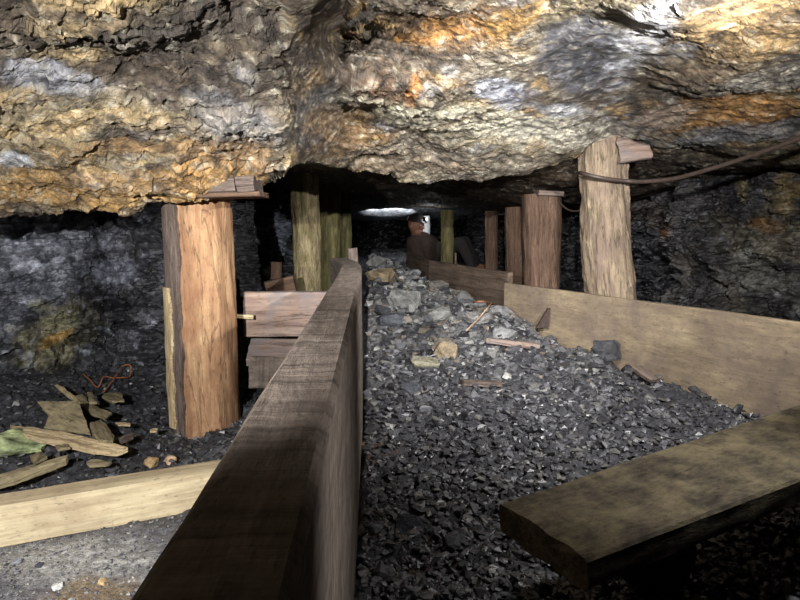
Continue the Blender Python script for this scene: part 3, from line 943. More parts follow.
# thin upright stick behind the second board
pa, pb = at(455.5, 275, 4.1), at(455.5, 253, 4.1)
me = flat_board('stick', pa, pb, 0.014, 0.014, W_BARK, 58, (0, 1, 0), n=12)
tag(link('stick', me, W_BARK), 'thin upright stick behind the brown side board', 'stick')
# dark fin against the broad board
FB = rect(0.055, 0.02, 0.002, 6)
A_, B_ = at(547, 328, 2.66), at(549, 308, 2.66)
me = sweep('iron_fin', [A_, B_], lambda t: FB * np.array([1 - 0.8 * t, 1]) + np.array([[0.022 * (1 - t), 0]]), up=(0, 1, 0), n=12, sharp=0.5)
tag(link('iron_fin', me, M_RUST), 'dark triangular iron fin standing in the coal against the broad side board', 'iron')

# ------------------------------------------------------------------ cable, wires, roots
cp = [at(600, 176, 2.85), at(581, 173, 2.66), at(583, 173.5, 2.53), at(597, 177, 2.488), at(612, 179.5, 2.488), at(628, 181, 2.50), at(645, 181.5, 2.45), at(672, 179, 2.36), at(700, 172, 2.26), at(745, 158, 2.12), at(800, 138, 1.93), at(880, 104, 1.7)]
tag(link('cable', tube('cable', cp, 0.0085, 160, 8), M_RUBBER), 'dark cable wrapped round the tall tan prop and slung along the roof', 'cable')
cp = [at(558, 199, 3.2), at(562, 205, 3.18), at(569, 210, 3.15), at(577, 211, 3.1), at(585, 208, 3.05), at(592, 205, 3.0), at(600, 200, 2.95)]
tag(link('wire', tube('wire', cp, 0.005, 60, 6), M_RUBBER), 'thin dark wire drooping between the capped brown prop and the tall tan prop', 'wire')

# ------------------------------------------------------------------ stones and lumps
def stone_mesh(name, dims, seed, col, rough=0.12, npts=16, sub=2, var=0.25, flatten=1.0):
    r = np.random.default_rng(seed)
    P = r.normal(size=(npts, 3)); P /= np.linalg.norm(P, axis=1, keepdims=True)
    P = np.sign(P) * np.abs(P) ** 0.75
    P *= r.uniform(0.8, 1.05, (npts, 1))
    bm = bmesh.new()
    for p in P:
        bm.verts.new(p * 0.5)
    bmesh.ops.convex_hull(bm, input=bm.verts)
    bmesh.ops.delete(bm, geom=[v for v in bm.verts if not v.link_faces], context='VERTS')
    bmesh.ops.triangulate(bm, faces=bm.faces)
    if sub:
        bmesh.ops.bevel(bm, geom=list(bm.edges), offset=0.025, segments=1, affect='EDGES', clamp_overlap=True)
        bmesh.ops.triangulate(bm, faces=bm.faces)
        bmesh.ops.subdivide_edges(bm, edges=list(bm.edges), cuts=sub, use_grid_fill=True)
        bmesh.ops.triangulate(bm, faces=bm.faces)
    bm.normal_update()
    V = np.array([v.co[:] for v in bm.verts]); N = np.array([v.normal[:] for v in bm.verts])
    Fc = [[v.index for v in f.verts] for f in bm.faces]
    bm.free()
    d = (fbm(V * 3.5 + seed, 4, seed) * 0.6 + facets(V * 5 + seed, seed) * 0.5) * rough
    V2 = (V + N * d[:, None]) * np.asarray(dims)
    V2[:, 2] -= V2[:, 2].min()
    c = np.array(col) * (1 + var * fbm(V * 4 + seed * 2, 3, seed + 3)[:, None] * 2)
    return make_mesh(name, V2, Fc, V2 + seed * 0.37, np.clip(c, 0.003, 0.9), smooth=False)

def place(name, me, mat, loc, rot=(0, 0, 0)):
    o = bpy.data.objects.new(name, me)
    COL.objects.link(o)
    if not me.materials:
        me.materials.append(mat)
    o.location = loc
    o.rotation_euler = rot
    return o

def heap_hit(px, py):
    """walk the view ray down to the ground"""
    dx, dy, dz = ray(px, py)
    lo = 0.4
    prev = lo
    for k in range(400):
        t = 0.4 + k * 0.014
        x, y, z = dx * t, dy * t, CAMZ + dz * t
        if z < float(floor_z(np.array([x]), np.array([y]))[0]):
            return Vector((x, y, z))
    return Vector((x, y, z))

named = [ # px, py (foot), width px, aspect (w, d, h), colour, label
    (381, 284, 31, (1.0, 0.8, 0.68), (134, 119, 96), 'tan square-edged rock near the far tip of the grey plank'),
    (403, 309, 33, (1.0, 0.8, 0.66), (122, 122, 120), 'pale grey angular rock on the heap below the tan square-edged rock'),
    (424, 370, 30, (1.0, 0.7, 0.42), (128, 124, 108), 'flat-topped olive grey slab in the middle of the heap'),
    (448, 363, 27, (1.0, 0.8, 0.66), (126, 112, 92), 'rounded brownish rock touching the flat-topped olive slab'),
    (531, 323, 34, (1.0, 0.7, 0.6), (134, 138, 152), 'bluish grey rock by the dark iron fin'),
    (412, 392, 22, (1.0, 0.8, 0.7), (76, 78, 84), 'dark blocky lump below the flat-topped olive slab'),
    (438, 322, 30, (1.0, 0.8, 0.5), (120, 120, 117), 'broad pale grey rock in the middle of the heap crest'),
    (473, 308, 30, (1.0, 0.8, 0.4), (110, 110, 110), 'grey slabby rock on the crest near the brown side board'),
    (436, 292, 24, (1.0, 0.8, 0.5), (92, 88, 84), 'dark rough rock under the end of the short far board'),
    (414, 272, 20, (1.0, 0.8, 0.4), (74, 70, 66), 'dark flat rock beyond the tan square-edged rock'),
    (500, 318, 30, (1.0, 0.8, 0.55), (132, 132, 133), 'whitish rock beside the bluish grey rock'),
    (610, 366, 34, (1.0, 0.7, 0.6), (66, 66, 70), 'dark block in the shadowed gully along the broad side board'),
    (640, 378, 30, (1.0, 0.7, 0.5), (58, 57, 60), 'flat black block lowest in the gully along the broad side board'),
    (445, 345, 24, (1.0, 0.8, 0.5), (112, 106, 96), 'grey-brown rock just above the rounded brownish rock'),
    (392, 330, 30, (1.0, 0.8, 0.5), (84, 86, 92), 'slate grey rock beside the grey plank, below the pale grey angular rock'),
    (505, 340, 26, (1.0, 0.8, 0.5), (118, 118, 118), 'light grey rock above the splintered brown stick'),
    (480, 330, 28, (1.0, 0.8, 0.45), (120, 118, 116), 'medium grey rock with the wires lying by it'),
    (437, 540, 20, (1.0, 0.8, 0.7), (60, 62, 66), 'rounded black lump in the dark coal near the bottom of the view'),
    (412, 535, 26, (1.0, 0.8, 0.7), (58, 60, 66), 'blocky black lump, neighbour of the rounded black lump'),
    (457, 555, 22, (1.0, 0.8, 0.6), (72, 74, 78), 'greyish coal lump in front of the end of the raised plank'),
]
for i, (px, py, w, asp, c_, lab) in enumerate(named):
    p = heap_hit(px, py)
    W = w / F * p.y * (1.22 if py < 500 else 1.5)
    me = stone_mesh('rock', (W * asp[0], W * asp[1], W * asp[2]), 500 + i, srgb(*c_), 0.06, 18, 2)
    o = place('rock', me, M_STONE, (p.x, p.y + W * asp[1] * 0.3, ground(p.x, p.y + W * asp[1] * 0.3) - W * asp[2] * 0.20), (0, 0, (i * 1.3) % 0.8 - 0.4))
    tag(o, lab, 'rock', 'named rocks on the heap' if False else None)

for i, (px, py, w, asp, c_, lab) in enumerate([
    (151, 467, 19, (1, .8, .75), (150, 126, 92), 'tan stone behind the pale floor timber'),
    (170, 465, 15, (1, .8, .95), (168, 140, 116), 'pinkish stone beside the tan stone, nearer the peeled prop'),
    (55, 486, 13, (1, .8, .5), (178, 150, 112), 'small tan stone at the back edge of the pale floor timber'),
    (186, 466, 12, (1, .8, .7), (86, 88, 92), 'small grey stone at the foot of the peeled prop'),
    (56, 591, 13, (1, .8, .7), (190, 190, 188), 'small white stone on the dusty ground'),
    (101, 585, 14, (1, .8, .5), (186, 160, 120), 'tan stone on the dusty ground in front of the pale floor timber'),
    (38, 572, 10, (1, .8, .6), (60, 62, 70), 'small dark stone on the dusty ground'),
    (15, 565, 12, (1, .8, .6), (120, 122, 130), 'grey stone on the dusty ground by the frame edge')]):
    p = heap_hit(px, py)
    W = w / F * p.y
    me = stone_mesh('stone', (W * asp[0], W * asp[1], W * asp[2]), 700 + i, srgb(*c_), 0.04, 18, 2)
    o = place('stone', me, M_STONE, (p.x, p.y + 0.005, ground(p.x, p.y) - 0.003), (0, 0, i))
    tag(o, lab, 'stone')

for i, (x, y, lab) in enumerate([(0.42, 0.93, 'dark rock in shadow, propping the raised plank from below'), (0.90, 1.20, 'dark rock under the far end of the raised plank')]):
    g0 = ground(x, y)
    me = stone_mesh('support_rock', (0.14, 0.11, 0.172 - g0 + 0.004), 840 + i, srgb(44, 43, 44), 0.02, 24, 1)
    tag(place('support_rock', me, M_STONE, (x, y, g0 - 0.008)), lab, 'rock')

# ---- flat wood scraps
def scrap(name, poly, zs, th, mat, label, cat='wood', seed=0, lift=0.0):
    """a split scrap with the outline poly (pixels of its upper face) at heights zs"""
    P = [onz(px, py, z + 0.012) for (px, py), z in zip(poly, zs)]
    cen = sum(P, Vector()) / len(P)
    L = max(((P[i] - P[j]).length, i, j) for i in range(len(P)) for j in range(i))
    ax_ = (P[L[1]] - P[L[2]]).normalized()
    nz = Vector((0, 0, 1)); sd = nz.cross(ax_)
    bm = bmesh.new()
    tv = [bm.verts.new(p) for p in P]
    f = bm.faces.new(tv)
    r = bmesh.ops.extrude_face_region(bm, geom=[f])
    for v in r['geom']:
        if isinstance(v, bmesh.types.BMVert):
            v.co.z -= th * 0.6
    bmesh.ops.recalc_face_normals(bm, faces=bm.faces)
    bmesh.ops.triangulate(bm, faces=bm.faces)
    for _ in range(4):
        le = [e for e in bm.edges if e.calc_length() > 0.014]
        if le:
            bmesh.ops.subdivide_edges(bm, edges=le, cuts=1)
            bmesh.ops.triangulate(bm, faces=bm.faces)
    bm.normal_update()
    V = np.array([v.co[:] for v in bm.verts]); N = np.array([v.normal[:] for v in bm.verts])
    Fc = [[v.index for v in fc.verts] for fc in bm.faces]
    bm.free()
    C = V - np.array(cen)
    g = np.c_[C @ np.array(ax_), C @ np.array(sd), C[:, 2]] + seed
    V = V + N * (fbm(g * np.array([12, 60, 60]), 3, seed)[:, None] * 0.004)
    me = make_mesh(name, V, Fc, g, np.full((len(V), 3), 0.3), smooth=False)
    o = link(name, me, mat)
    return tag(o, label, cat, 'wood scraps on the ground' if cat == 'wood scrap' else None)

S = 'wood scrap'
scrap('wood_scrap', [(10, 425), (60, 431), (128, 447), (117, 451), (92, 449), (40, 438), (14, 430)], [.05, .05, .04, .035, .035, .045, .05], 0.022, W_SPLINT, 'long splintered pale board in the pile below the coal wall', S, 1)
scrap('wood_scrap', [(37, 401), (60, 402), (78, 400), (91, 434), (66, 429), (44, 426), (50, 415)], [.10, .10, .10, .05, .05, .055, .075], 0.010, W_OLIVE, 'broad olive-brown slab leaning behind the long splintered board', S, 2)
scrap('wood_scrap', [(88, 424), (101, 419), (115, 436), (113, 441), (100, 439), (92, 434)], [.05] * 6, 0.012, W_OLIVE, 'grey-green chip overlapping the end of the broad olive slab', S, 3)
scrap('wood_scrap', [(54, 385), (58, 384), (80, 399), (84, 405), (79, 404)], [.06, .06, .05, .045, .045], 0.008, W_SPLINT, 'thin sliver of wood behind the broad olive slab', S, 4)
scrap('wood_scrap', [(75, 396), (82, 394), (92, 405), (112, 413), (105, 419), (88, 411)], [.05] * 6, 0.01, W_OLIVE, 'brownish splinter pointing from the thin sliver to the peeled prop', S, 5)
scrap('wood_scrap', [(102, 396), (105, 393), (121, 393), (124, 400), (112, 401)], [.05] * 5, 0.012, W_OLIVE, 'small tan chip near the orange roots', S, 6)
scrap('wood_scrap', [(87, 392), (92, 393), (97, 402), (89, 402)], [.06] * 4, 0.012, W_OLIVE, 'small upright chip between the thin sliver and the small tan chip', S, 16)
scrap('wood_scrap', [(-30, 480), (0, 474), (30, 465), (68, 455), (66, 459), (14, 479), (-30, 490)], [.05, .05, .045, .04, .035, .035, .04], 0.025, W_OLIVE, 'wedge-shaped grey-brown plank end below the green chunk', S, 7)
scrap('wood_scrap', [(30, 456), (40, 451), (47, 456), (34, 463)], [.055] * 4, 0.012, W_OLIVE, 'little brown chip between the green chunk and the plank end', S, 17)
scrap('wood_scrap', [(86, 462), (96, 459), (112, 461), (106, 465), (90, 465)], [.025] * 5, 0.010, W_OLIVE, 'brown chip between the plank end and the tan stone', S, 8)
scrap('wood_scrap', [(115, 422), (129, 423), (130, 425), (118, 425)], [.04] * 4, 0.008, W_SPLINT, 'short pale splinter just right of the grey-green chip', S, 9)
scrap('wood_scrap', [(118, 437), (136, 432), (133, 437), (121, 441)], [.035] * 4, 0.010, W_BARK, 'grey splinter past the end of the long splintered board', S, 18)
scrap('wood_scrap', [(150, 429), (158, 428), (157, 431), (150, 431)], [.03] * 4, 0.008, W_SPLINT, 'tiny pale chip near the foot of the peeled prop', S, 19)
scrap('wood_scrap', [(55, 445), (68, 443), (70, 447), (58, 449)], [.04] * 4, 0.010, W_OLIVE, 'brown chip tucked under the long splintered board', S, 20)
# green painted chunk
M_GREEN = rock_mat('flaking_green', (0.7, 0.9), spec=0.2, contrast=(0.6, 1.3), mid=40)
P = heap_hit(8, 466)
me = stone_mesh('green_chunk', (0.17, 0.11, 0.07), 801, srgb(146, 156, 116), 0.10, 16, 2, var=0.8)
o = place('green_chunk', me, M_GREEN, (P.x - 0.03, P.y + 0.05, ground(P.x, P.y) - 0.005), (0.2, 0.25, 0.3))
tag(o, 'flaking pale green chunk at the edge of the wood pile', 'chunk')

# scraps on the heap
def on_heap(px, py, up=0.0):
    p = heap_hit(px, py)
    return Vector((p.x, p.y, ground(p.x, p.y) + up))
def heap_stick(name, a, b, w, th, mat, label, cat, seed, up=0.012):
    A, B = on_heap(*a, up), on_heap(*b, up)
    s_ = rect(w, th, 0.002, 6)
    me = sweep(name, [A, B], lambda t: s_ * (1 - 0.3 * abs(t - 0.5)), rough=0.004, stretch=(8, 40, 40), seed=seed, n=30, ends=0.008, sharp=0.7)
    return tag(link(name, me, mat), label, cat)
heap_stick('wood_stick', (487, 349), (540, 354), 0.035, 0.022, W_PINK, 'splintered brown stick lying on the heap before the side board', 'wood scrap', 91, 0.03)
heap_stick('stone_strip', (462, 386), (502, 382), 0.035, 0.016, W_BARK, 'flat grey strip lying on the heap below the splintered brown stick', 'strip', 92, 0.014)
heap_stick('wood_strip', (345, 452), (382, 449), 0.02, 0.012, W_RED, 'reddish wooden strip poking out from under the grey plank', 'strip', 93, 0.012)
heap_stick('wood_strip', (355, 322), (352, 303), 0.014, 0.012, W_PINK, 'short reddish strip lying against the grey plank near its far end', 'strip', 94, 0.014)
heap_stick('bark_piece', (635, 382), (655, 390), 0.05, 0.015, W_BARK, 'grey-brown curl of bark in the gully along the broad side board', 'bark', 95, 0.03)
heap_stick('bark_piece', (700, 392), (724, 400), 0.04, 0.012, W_OLIVE, 'pale edged piece of bark beside the raised plank', 'bark', 96, 0.02)

M_ROOT = plain_mat('orange_root', srgb(150, 92, 58), 0.8)
M_PALEWIRE = plain_mat('pale_stem', srgb(158, 134, 110), 0.7)
def strand(name, pxs, r, mat, label, cat, up=0.02):
    pts = [on_heap(px, py, up + u) for px, py, u in pxs]
    return tag(link(name, tube(name, pts, r, 50, 6), mat), label, cat)
strand('root', [(83, 379, .0), (90, 384, .01), (98, 389, 0), (104, 386, .01), (112, 384, .012), (122, 384, .01), (130, 381, .01), (131, 376, .02), (122, 376, .02), (116, 384, .015), (104, 392, .0)], 0.0022, M_ROOT, 'tangled orange root at the foot of the coal wall', 'root', 0.02)
strand('dry_stem', [(466, 342, 0), (480, 334, .015), (489, 325, .02), (493, 312, .01)], 0.0035, M_PALEWIRE, 'thin curved dry stem on the heap', 'stem', 0.05)
strand('dry_stem', [(473, 317, 0), (485, 317, .01), (499, 316.5, .0)], 0.0035, M_ROOT, 'straight reddish stem crossing the curved dry stem', 'stem', 0.06)

# ---- coal lumps: individuals
protos = []
for i in range(16):
    shade = [(62, 62, 66), (74, 74, 78), (52, 52, 56), (90, 91, 94)][i % 4]
    dims = (1.0, 0.6 + 0.35 * ((i * 7) % 5) / 5, 0.45 + 0.35 * ((i * 3) % 7) / 7)
    me = stone_mesh('coal_lump', dims, 900 + i, srgb(*shade), 0.07, 13, 1, 0.2)
    me.materials.append(M_COAL)
    protos.append(me)
gprotos = []
for i in range(12):
    shade = [(104, 104, 104), (88, 88, 90), (118, 117, 114), (96, 91, 82)][i % 4]
    dims = (1.0, 0.6 + 0.35 * ((i * 7) % 5) / 5, 0.45 + 0.35 * ((i * 3) % 7) / 7)
    me = stone_mesh('grey_rock', dims, 960 + i, srgb(*shade), 0.07, 13, 1, 0.2)
    me.materials.append(M_STONE)
    gprotos.append(me)

def in_beam(x, y, m=0.0):
    m0, m1, dr, side = beam_c
    q = Vector((x, y, 0)) - Vector((m0.x, m0.y, 0))
    return q.dot(dr) > -0.02 and abs(q.dot(side)) < 0.10 + m

cnt = 0; placed = []
tries = 0
while cnt < 300 and tries < 20000:
    tries += 1
    y = 0.85 / (1 - random.random() * (1 - 0.85 / 4.3))
    x0, x1 = plank_right_x(y) + 0.03, float(right_x(y)) - 0.04
    x = random.uniform(x0, min(x1, 0.72 * y + 0.05))
    px, py = project(np.array([x, y, float(floor_z(np.array([x]), np.array([y]))[0])]))
    if not (345 < px < 800 and py < 600):
        continue
    size = random.uniform(0.02, 0.042) * (1.0 if y < 1.6 else 1 + 1.2 * (y - 1.6))
    if any((x - a) ** 2 + (y - b) ** 2 < (0.42 * (size + s_)) ** 2 for a, b, s_ in placed):
        continue
    placed.append((x, y, size))
    grey = random.random() < float(sstep(1.7, 2.7, y)) * 0.8
    me = random.choice(gprotos if grey else protos)
    o = place('grey_rock' if grey else 'coal_lump', me, None, (x, y, ground(x, y) - size * 0.12), (random.uniform(-.4, .4), random.uniform(-.4, .4), random.uniform(0, 6.28)))
    o.scale = (size,) * 3
    if grey:
        tag(o, 'dusty grey broken rock among the rubble of the lit heap crest', 'rock', 'grey rocks on the heap')
    elif y < 1.6:
        tag(o, 'small black coal lump in the dark near part of the trough', 'coal', 'near coal lumps in the trough')
    else:
        tag(o, 'black coal lump among the rubble halfway up the heap', 'coal', 'coal lumps up the heap')
    cnt += 1

# ---- coal fragments nobody could count
def chunk_field(name, pos, sizes, mat, shades, seed, flat=0.65):
    r = np.random.default_rng(seed)
    base = []
    for i in range(10):
        P = r.normal(size=(9, 3)); P /= np.linalg.norm(P, axis=1, keepdims=True)
        bm = bmesh.new()
        for p in P * r.uniform(0.35, 0.5, (9, 1)):
            bm.verts.new(p)
        bmesh.ops.convex_hull(bm, input=bm.verts)
        bmesh.ops.delete(bm, geom=[v for v in bm.verts if not v.link_faces], context='VERTS')
        bm.verts.index_update()
        base.append((np.array([v.co[:] for v in bm.verts]), np.array([[v.index for v in f.verts] for f in bm.faces])))
        bm.free()
    VV, FF, CC = [], [], []
    off = 0
    for i, (p, s_) in enumerate(zip(pos, sizes)):
        v, f = base[i % 10]
        q = r.normal(size=4); q /= np.linalg.norm(q)
        w, x, y, z = q
        R = np.array([[1 - 2 * (y * y + z * z), 2 * (x * y - z * w), 2 * (x * z + y * w)], [2 * (x * y + z * w), 1 - 2 * (x * x + z * z), 2 * (y * z - x * w)], [2 * (x * z - y * w), 2 * (y * z + x * w), 1 - 2 * (x * x + y * y)]])
        vv = (v * r.uniform(0.6, 1.3, 3)) @ R.T * s_
        vv[:, 2] *= flat
        VV.append(vv + p); FF.append(f + off); off += len(v)
        c_ = np.array(shades[int(r.integers(len(shades)))]) * r.uniform(0.7, 1.3)
        CC.append(np.repeat(c_[None], len(v), 0))
    me = make_mesh(name, np.concatenate(VV), np.concatenate(FF), np.concatenate(VV), np.clip(np.concatenate(CC), .003, .9), smooth=False)
    return link(name, me, mat, base=(0, 0, 0))

def heap_points(n, r):
    out = []
    y = 0.72 / (1 - r.random(n * 3) * (1 - 0.72 / 5.2))
    x0 = plank_right_x(y) + 0.012; x1 = np.minimum(right_x(y) - 0.03, 0.74 * y + 0.05)
    x = x0 + r.random(n * 3) * (x1 - x0)
    # image density ~ width of the strip
    keep = r.random(n * 3) < np.clip((x1 - x0) / (0.72 * y), 0.05, 1)
    x, y = x[keep][:n], y[keep][:n]
    z = floor_z(x, y) + floor_disp(x, y)
    return np.stack([x, y, z], 1)
r = np.random.default_rng(5)
P = heap_points(25000, r)
sz = r.uniform(0.5, 1.0, len(P)) ** 3.0 * 0.038 * np.where(P[:, 1] < 1.6, 0.44 + 0.34 * P[:, 1], 0.98 + 0.75 * (P[:, 1] - 1.6))
far_ = r.random(len(P)) < sstep(1.7, 2.8, P[:, 1]) * 0.65
sh_b = [srgb(*c_) for c_ in ((56, 56, 60), (68, 68, 72), (46, 46, 49), (80, 80, 84), (58, 58, 63), (92, 91, 90), (52, 52, 55))]
sh_g = [srgb(*c_) for c_ in ((120, 120, 122), (100, 100, 102), (140, 139, 136), (86, 86, 90), (112, 104, 96))]
P[:, 2] += sz * 0.12
o = chunk_field('coal_fragments', P[~far_], sz[~far_], M_COAL, sh_b, 71)
tag(o, 'loose black coal fragments filling the trough between plank and side boards', 'coal', kind='stuff')
o = chunk_field('grey_rubble', P[far_], sz[far_], M_STONE, sh_g, 72)
tag(o, 'fine dusty grey rubble strewn over the upper part of the heap', 'rubble', kind='stuff')
# ground at the left
n_ = 9000
y = 0.85 / (1 - r.random(n_) * (1 - 0.85 / 3.2))
x = -r.random(n_) * 1.0 * y * 0.75 - 0.16
z = floor_z(x, y) + floor_disp(x, y)
P = np.stack([x, y, z], 1)
dusty = (y < 1.2)
sz = r.uniform(0.4, 1.0, n_) ** 2 * np.where(dusty, 0.011, 0.030) * (0.6 + 0.3 * y)
P[:, 2] += sz * 0.1
o = chunk_field('coal_crumbs', P[~dusty], sz[~dusty], M_COAL, sh_b, 73)
tag(o, 'black coal crumbs covering the ground round the peeled prop', 'coal', kind='stuff')
o = chunk_field('gravel', P[dusty], sz[dusty], M_STONE, [srgb(*c_) for c_ in ((110, 110, 114), (84, 84, 90), (140, 138, 134), (66, 66, 72))], 74)
tag(o, 'fine grey gravel on the dusty ground before the pale floor timber', 'gravel', kind='stuff')

# ------------------------------------------------------------------ the seated person
def blob_body(name, balls, capsules, mat, parent, voxel=0.012):
    bm = bmesh.new()
    for c_, r_ in balls:
        rr = r_ if isinstance(r_, (tuple, list)) else (r_, r_, r_)
        m = Matrix.Translation(c_) @ Matrix.Diagonal((*rr, 1))
        bmesh.ops.create_uvsphere(bm, u_segments=20, v_segments=14, radius=1, matrix=m)
    for a, b_, ra, rb in capsules:
        a, b_ = Vector(a), Vector(b_)
        q = (b_ - a).to_track_quat('Z', 'Y').to_matrix().to_4x4()
        bmesh.ops.create_cone(bm, cap_ends=True, segments=18, radius1=ra, radius2=rb, depth=(b_ - a).length, matrix=Matrix.Translation((a + b_) / 2) @ q)
        for p_, r_ in ((a, ra), (b_, rb)):
            bmesh.ops.create_uvsphere(bm, u_segments=16, v_segments=10, radius=r_, matrix=Matrix.Translation(p_))
    me = bpy.data.meshes.new(name)
    bm.to_mesh(me); bm.free()
    tmp = bpy.data.objects.new('tmp', me); COL.objects.link(tmp)
    md = tmp.modifiers.new('r', 'REMESH'); md.mode = 'VOXEL'; md.voxel_size = voxel
    sm = tmp.modifiers.new('s', 'SMOOTH'); sm.iterations = 3; sm.factor = 0.5
    dg = bpy.context.evaluated_depsgraph_get(); dg.update()
    ev = bpy.data.meshes.new_from_object(tmp.evaluated_get(dg))
    bpy.data.objects.remove(tmp)
    V = np.array([v.co[:] for v in ev.vertices]); Fc = [list(p.vertices) for p in ev.polygons]
    return link(name, make_mesh(name, V, Fc), mat, parent)

M_SKIN = plain_mat('skin', srgb(158, 110, 86), 0.55, var=0.1, scale=30)
M_JACKET = plain_mat('brown_jacket', srgb(54, 41, 34), 0.95, var=0.35, scale=40)
M_TROUSERS = plain_mat('dark_trousers', srgb(48, 44, 44), 0.9)
M_HELMET = plain_mat('helmet_shell', srgb(44, 40, 40), 0.35, var=0.1)
PY_ = 6.6
hc = at(416, 225.5, PY_)                    # head centre
fx = Vector((0.80, -0.55, -0.12)).normalized()   # facing
sx = Vector((-fx.y, fx.x, 0)).normalized()       # towards the person's left
uz = fx.cross(sx).normalized()
if uz.z < 0: uz = -uz
def hp(f, s_, u):
    return hc + fx * f + sx * s_ + uz * u
pel = Vector((hc.x + 0.15, PY_ + 0.14, 0.24))
gz = 0.10
chest = Vector((hc.x + 0.07, PY_ + 0.06, hc.z - 0.27))
neck0 = Vector((hc.x + 0.015, PY_ + 0.02, hc.z - 0.14))
shr = chest - sx * 0.18 + Vector((0, 0, 0.09)); shl = chest + sx * 0.18 + Vector((0, 0, 0.09))
elr = shr + Vector((0.10, -0.10, -0.24)); ell = shl + Vector((0.16, -0.02, -0.24))
har = elr + Vector((0.20, -0.02, -0.02)); hal = ell + Vector((0.16, -0.14, -0.04))
knr = pel + Vector((0.34, -0.22, 0.12)); knl = pel + Vector((0.40, 0.02, 0.12))
ftr = Vector((knr.x + 0.12, knr.y - 0.06, gz - 0.02)); ftl = Vector((knl.x + 0.12, knl.y, gz - 0.02))
pe = empty('person', (pel.x, pel.y, gz))
tag(pe, 'person in a brown jacket and dark lamp helmet sitting behind the far side board', 'person')
balls = [(hp(0, 0, 0.015), (0.088, 0.078, 0.105)), (hp(0.03, 0, -0.065), (0.060, 0.055, 0.055)), (hp(0.095, 0, -0.012), (0.018, 0.013, 0.02)), (hp(0.08, 0, 0.012), (0.02, 0.012, 0.025)),
         (hp(0.078, 0, -0.055), (0.018, 0.026, 0.010)), (hp(-0.01, 0.080, -0.005), (0.018, 0.012, 0.030)), (hp(-0.01, -0.080, -0.005), (0.018, 0.012, 0.030)), (pel, (0.15, 0.14, 0.12)), (chest, (0.15, 0.13, 0.16))]
caps = [(neck0, hc - uz * 0.04, 0.058, 0.055), (pel, chest, 0.13, 0.14), (chest + Vector((0, 0, .08)), neck0, 0.10, 0.06), (shr, elr, 0.052, 0.042), (elr, har, 0.042, 0.028), (shl, ell, 0.052, 0.042), (ell, hal, 0.042, 0.028),
        (pel, knr, 0.085, 0.06), (knr, ftr, 0.058, 0.04), (pel, knl, 0.085, 0.06), (knl, ftl, 0.058, 0.04), (ftr, ftr + Vector((0.15, -0.05, 0)), 0.042, 0.035), (ftl, ftl + Vector((0.15, -0.02, 0)), 0.042, 0.035)]
for h_, e_ in ((har, elr), (hal, ell)):
    dd = (h_ - e_).normalized(); sd = dd.cross(Vector((0, 0, 1))).normalized()
    palm = h_ + dd * 0.06
    caps.append((h_, palm, 0.028, 0.036))
    for k_, ln in enumerate((0.068, 0.078, 0.072, 0.055)):
        b0_ = palm + sd * (k_ - 1.5) * 0.021
        m_ = b0_ + dd * ln * 0.55; e2 = m_ + dd * ln * 0.35 + Vector((0, 0, -0.028))
        caps.append((b0_, m_, 0.0095, 0.009)); caps.append((m_, e2, 0.009, 0.008))
    tb = h_ + dd * 0.02 - sd * 0.03
    caps.append((tb, tb - sd * 0.03 + dd * 0.03, 0.012, 0.010)); caps.append((tb - sd * 0.03 + dd * 0.03, tb - sd * 0.032 + dd * 0.06, 0.010, 0.009))
blob_body('body', balls, caps, M_SKIN, pe, 0.008)
blob_body('jacket', [(chest, (0.175, 0.155, 0.185)), (pel + Vector((0, 0, 0.05)), (0.17, 0.165, 0.12))],
          [(pel, chest, 0.155, 0.165), (chest + Vector((0, 0, .08)), neck0 - Vector((0, 0, 0.005)), 0.125, 0.078), (shr, elr, 0.070, 0.058), (elr, har, 0.058, 0.042), (shl, ell, 0.070, 0.058), (ell, hal, 0.058, 0.042), (shr, shl, 0.075, 0.075)], M_JACKET, pe, 0.012)
blob_body('trousers', [(pel, (0.165, 0.155, 0.125))], [(pel, knr, 0.10, 0.074), (knr, ftr + Vector((0, 0, .04)), 0.072, 0.055), (pel, knl, 0.10, 0.074), (knl, ftl + Vector((0, 0, .04)), 0.072, 0.055)], M_TROUSERS, pe, 0.014)
for s_ in (1, -1):
    blob_body('eye', [(hp(0.078, 0.030 * s_, 0.012), 0.011)], [], plain_mat('eye_white', srgb(210, 205, 200), 0.3, var=0.02), pe, 0.003)
# helmet: dome with a brim
bm = bmesh.new()
bmesh.ops.create_uvsphere(bm, u_segments=40, v_segments=24, radius=1)
bmesh.ops.delete(bm, geom=[v for v in bm.verts if v.co.z < -0.12], context='VERTS')
for v in bm.verts:
    f_ = v.co.x; 
    if v.co.z < 0.02:
        k_ = 1.06 + 0.14 * max(f_, 0)
        v.co.x *= k_; v.co.y *= k_ * 0.98
    ridge = 0.05 * math.exp(-(v.co.y / 0.22) ** 2) * max(0, v.co.z)
    v.co.z += ridge
R_ = Matrix((( fx.x, sx.x, uz.x), (fx.y, sx.y, uz.y), (fx.z, sx.z, uz.z)))
V = np.array([(hp(0, 0, 0.045) + R_ @ Vector((v.co.x * 0.108, v.co.y * 0.096, v.co.z * 0.088)))[:] for v in bm.verts])
Fc = [[v.index for v in f.verts] for f in bm.faces]
bm.free()
hel = link('helmet', make_mesh('helmet', V, Fc), M_HELMET, pe)
sol = hel.modifiers.new('shell', 'SOLIDIFY'); sol.thickness = 0.005
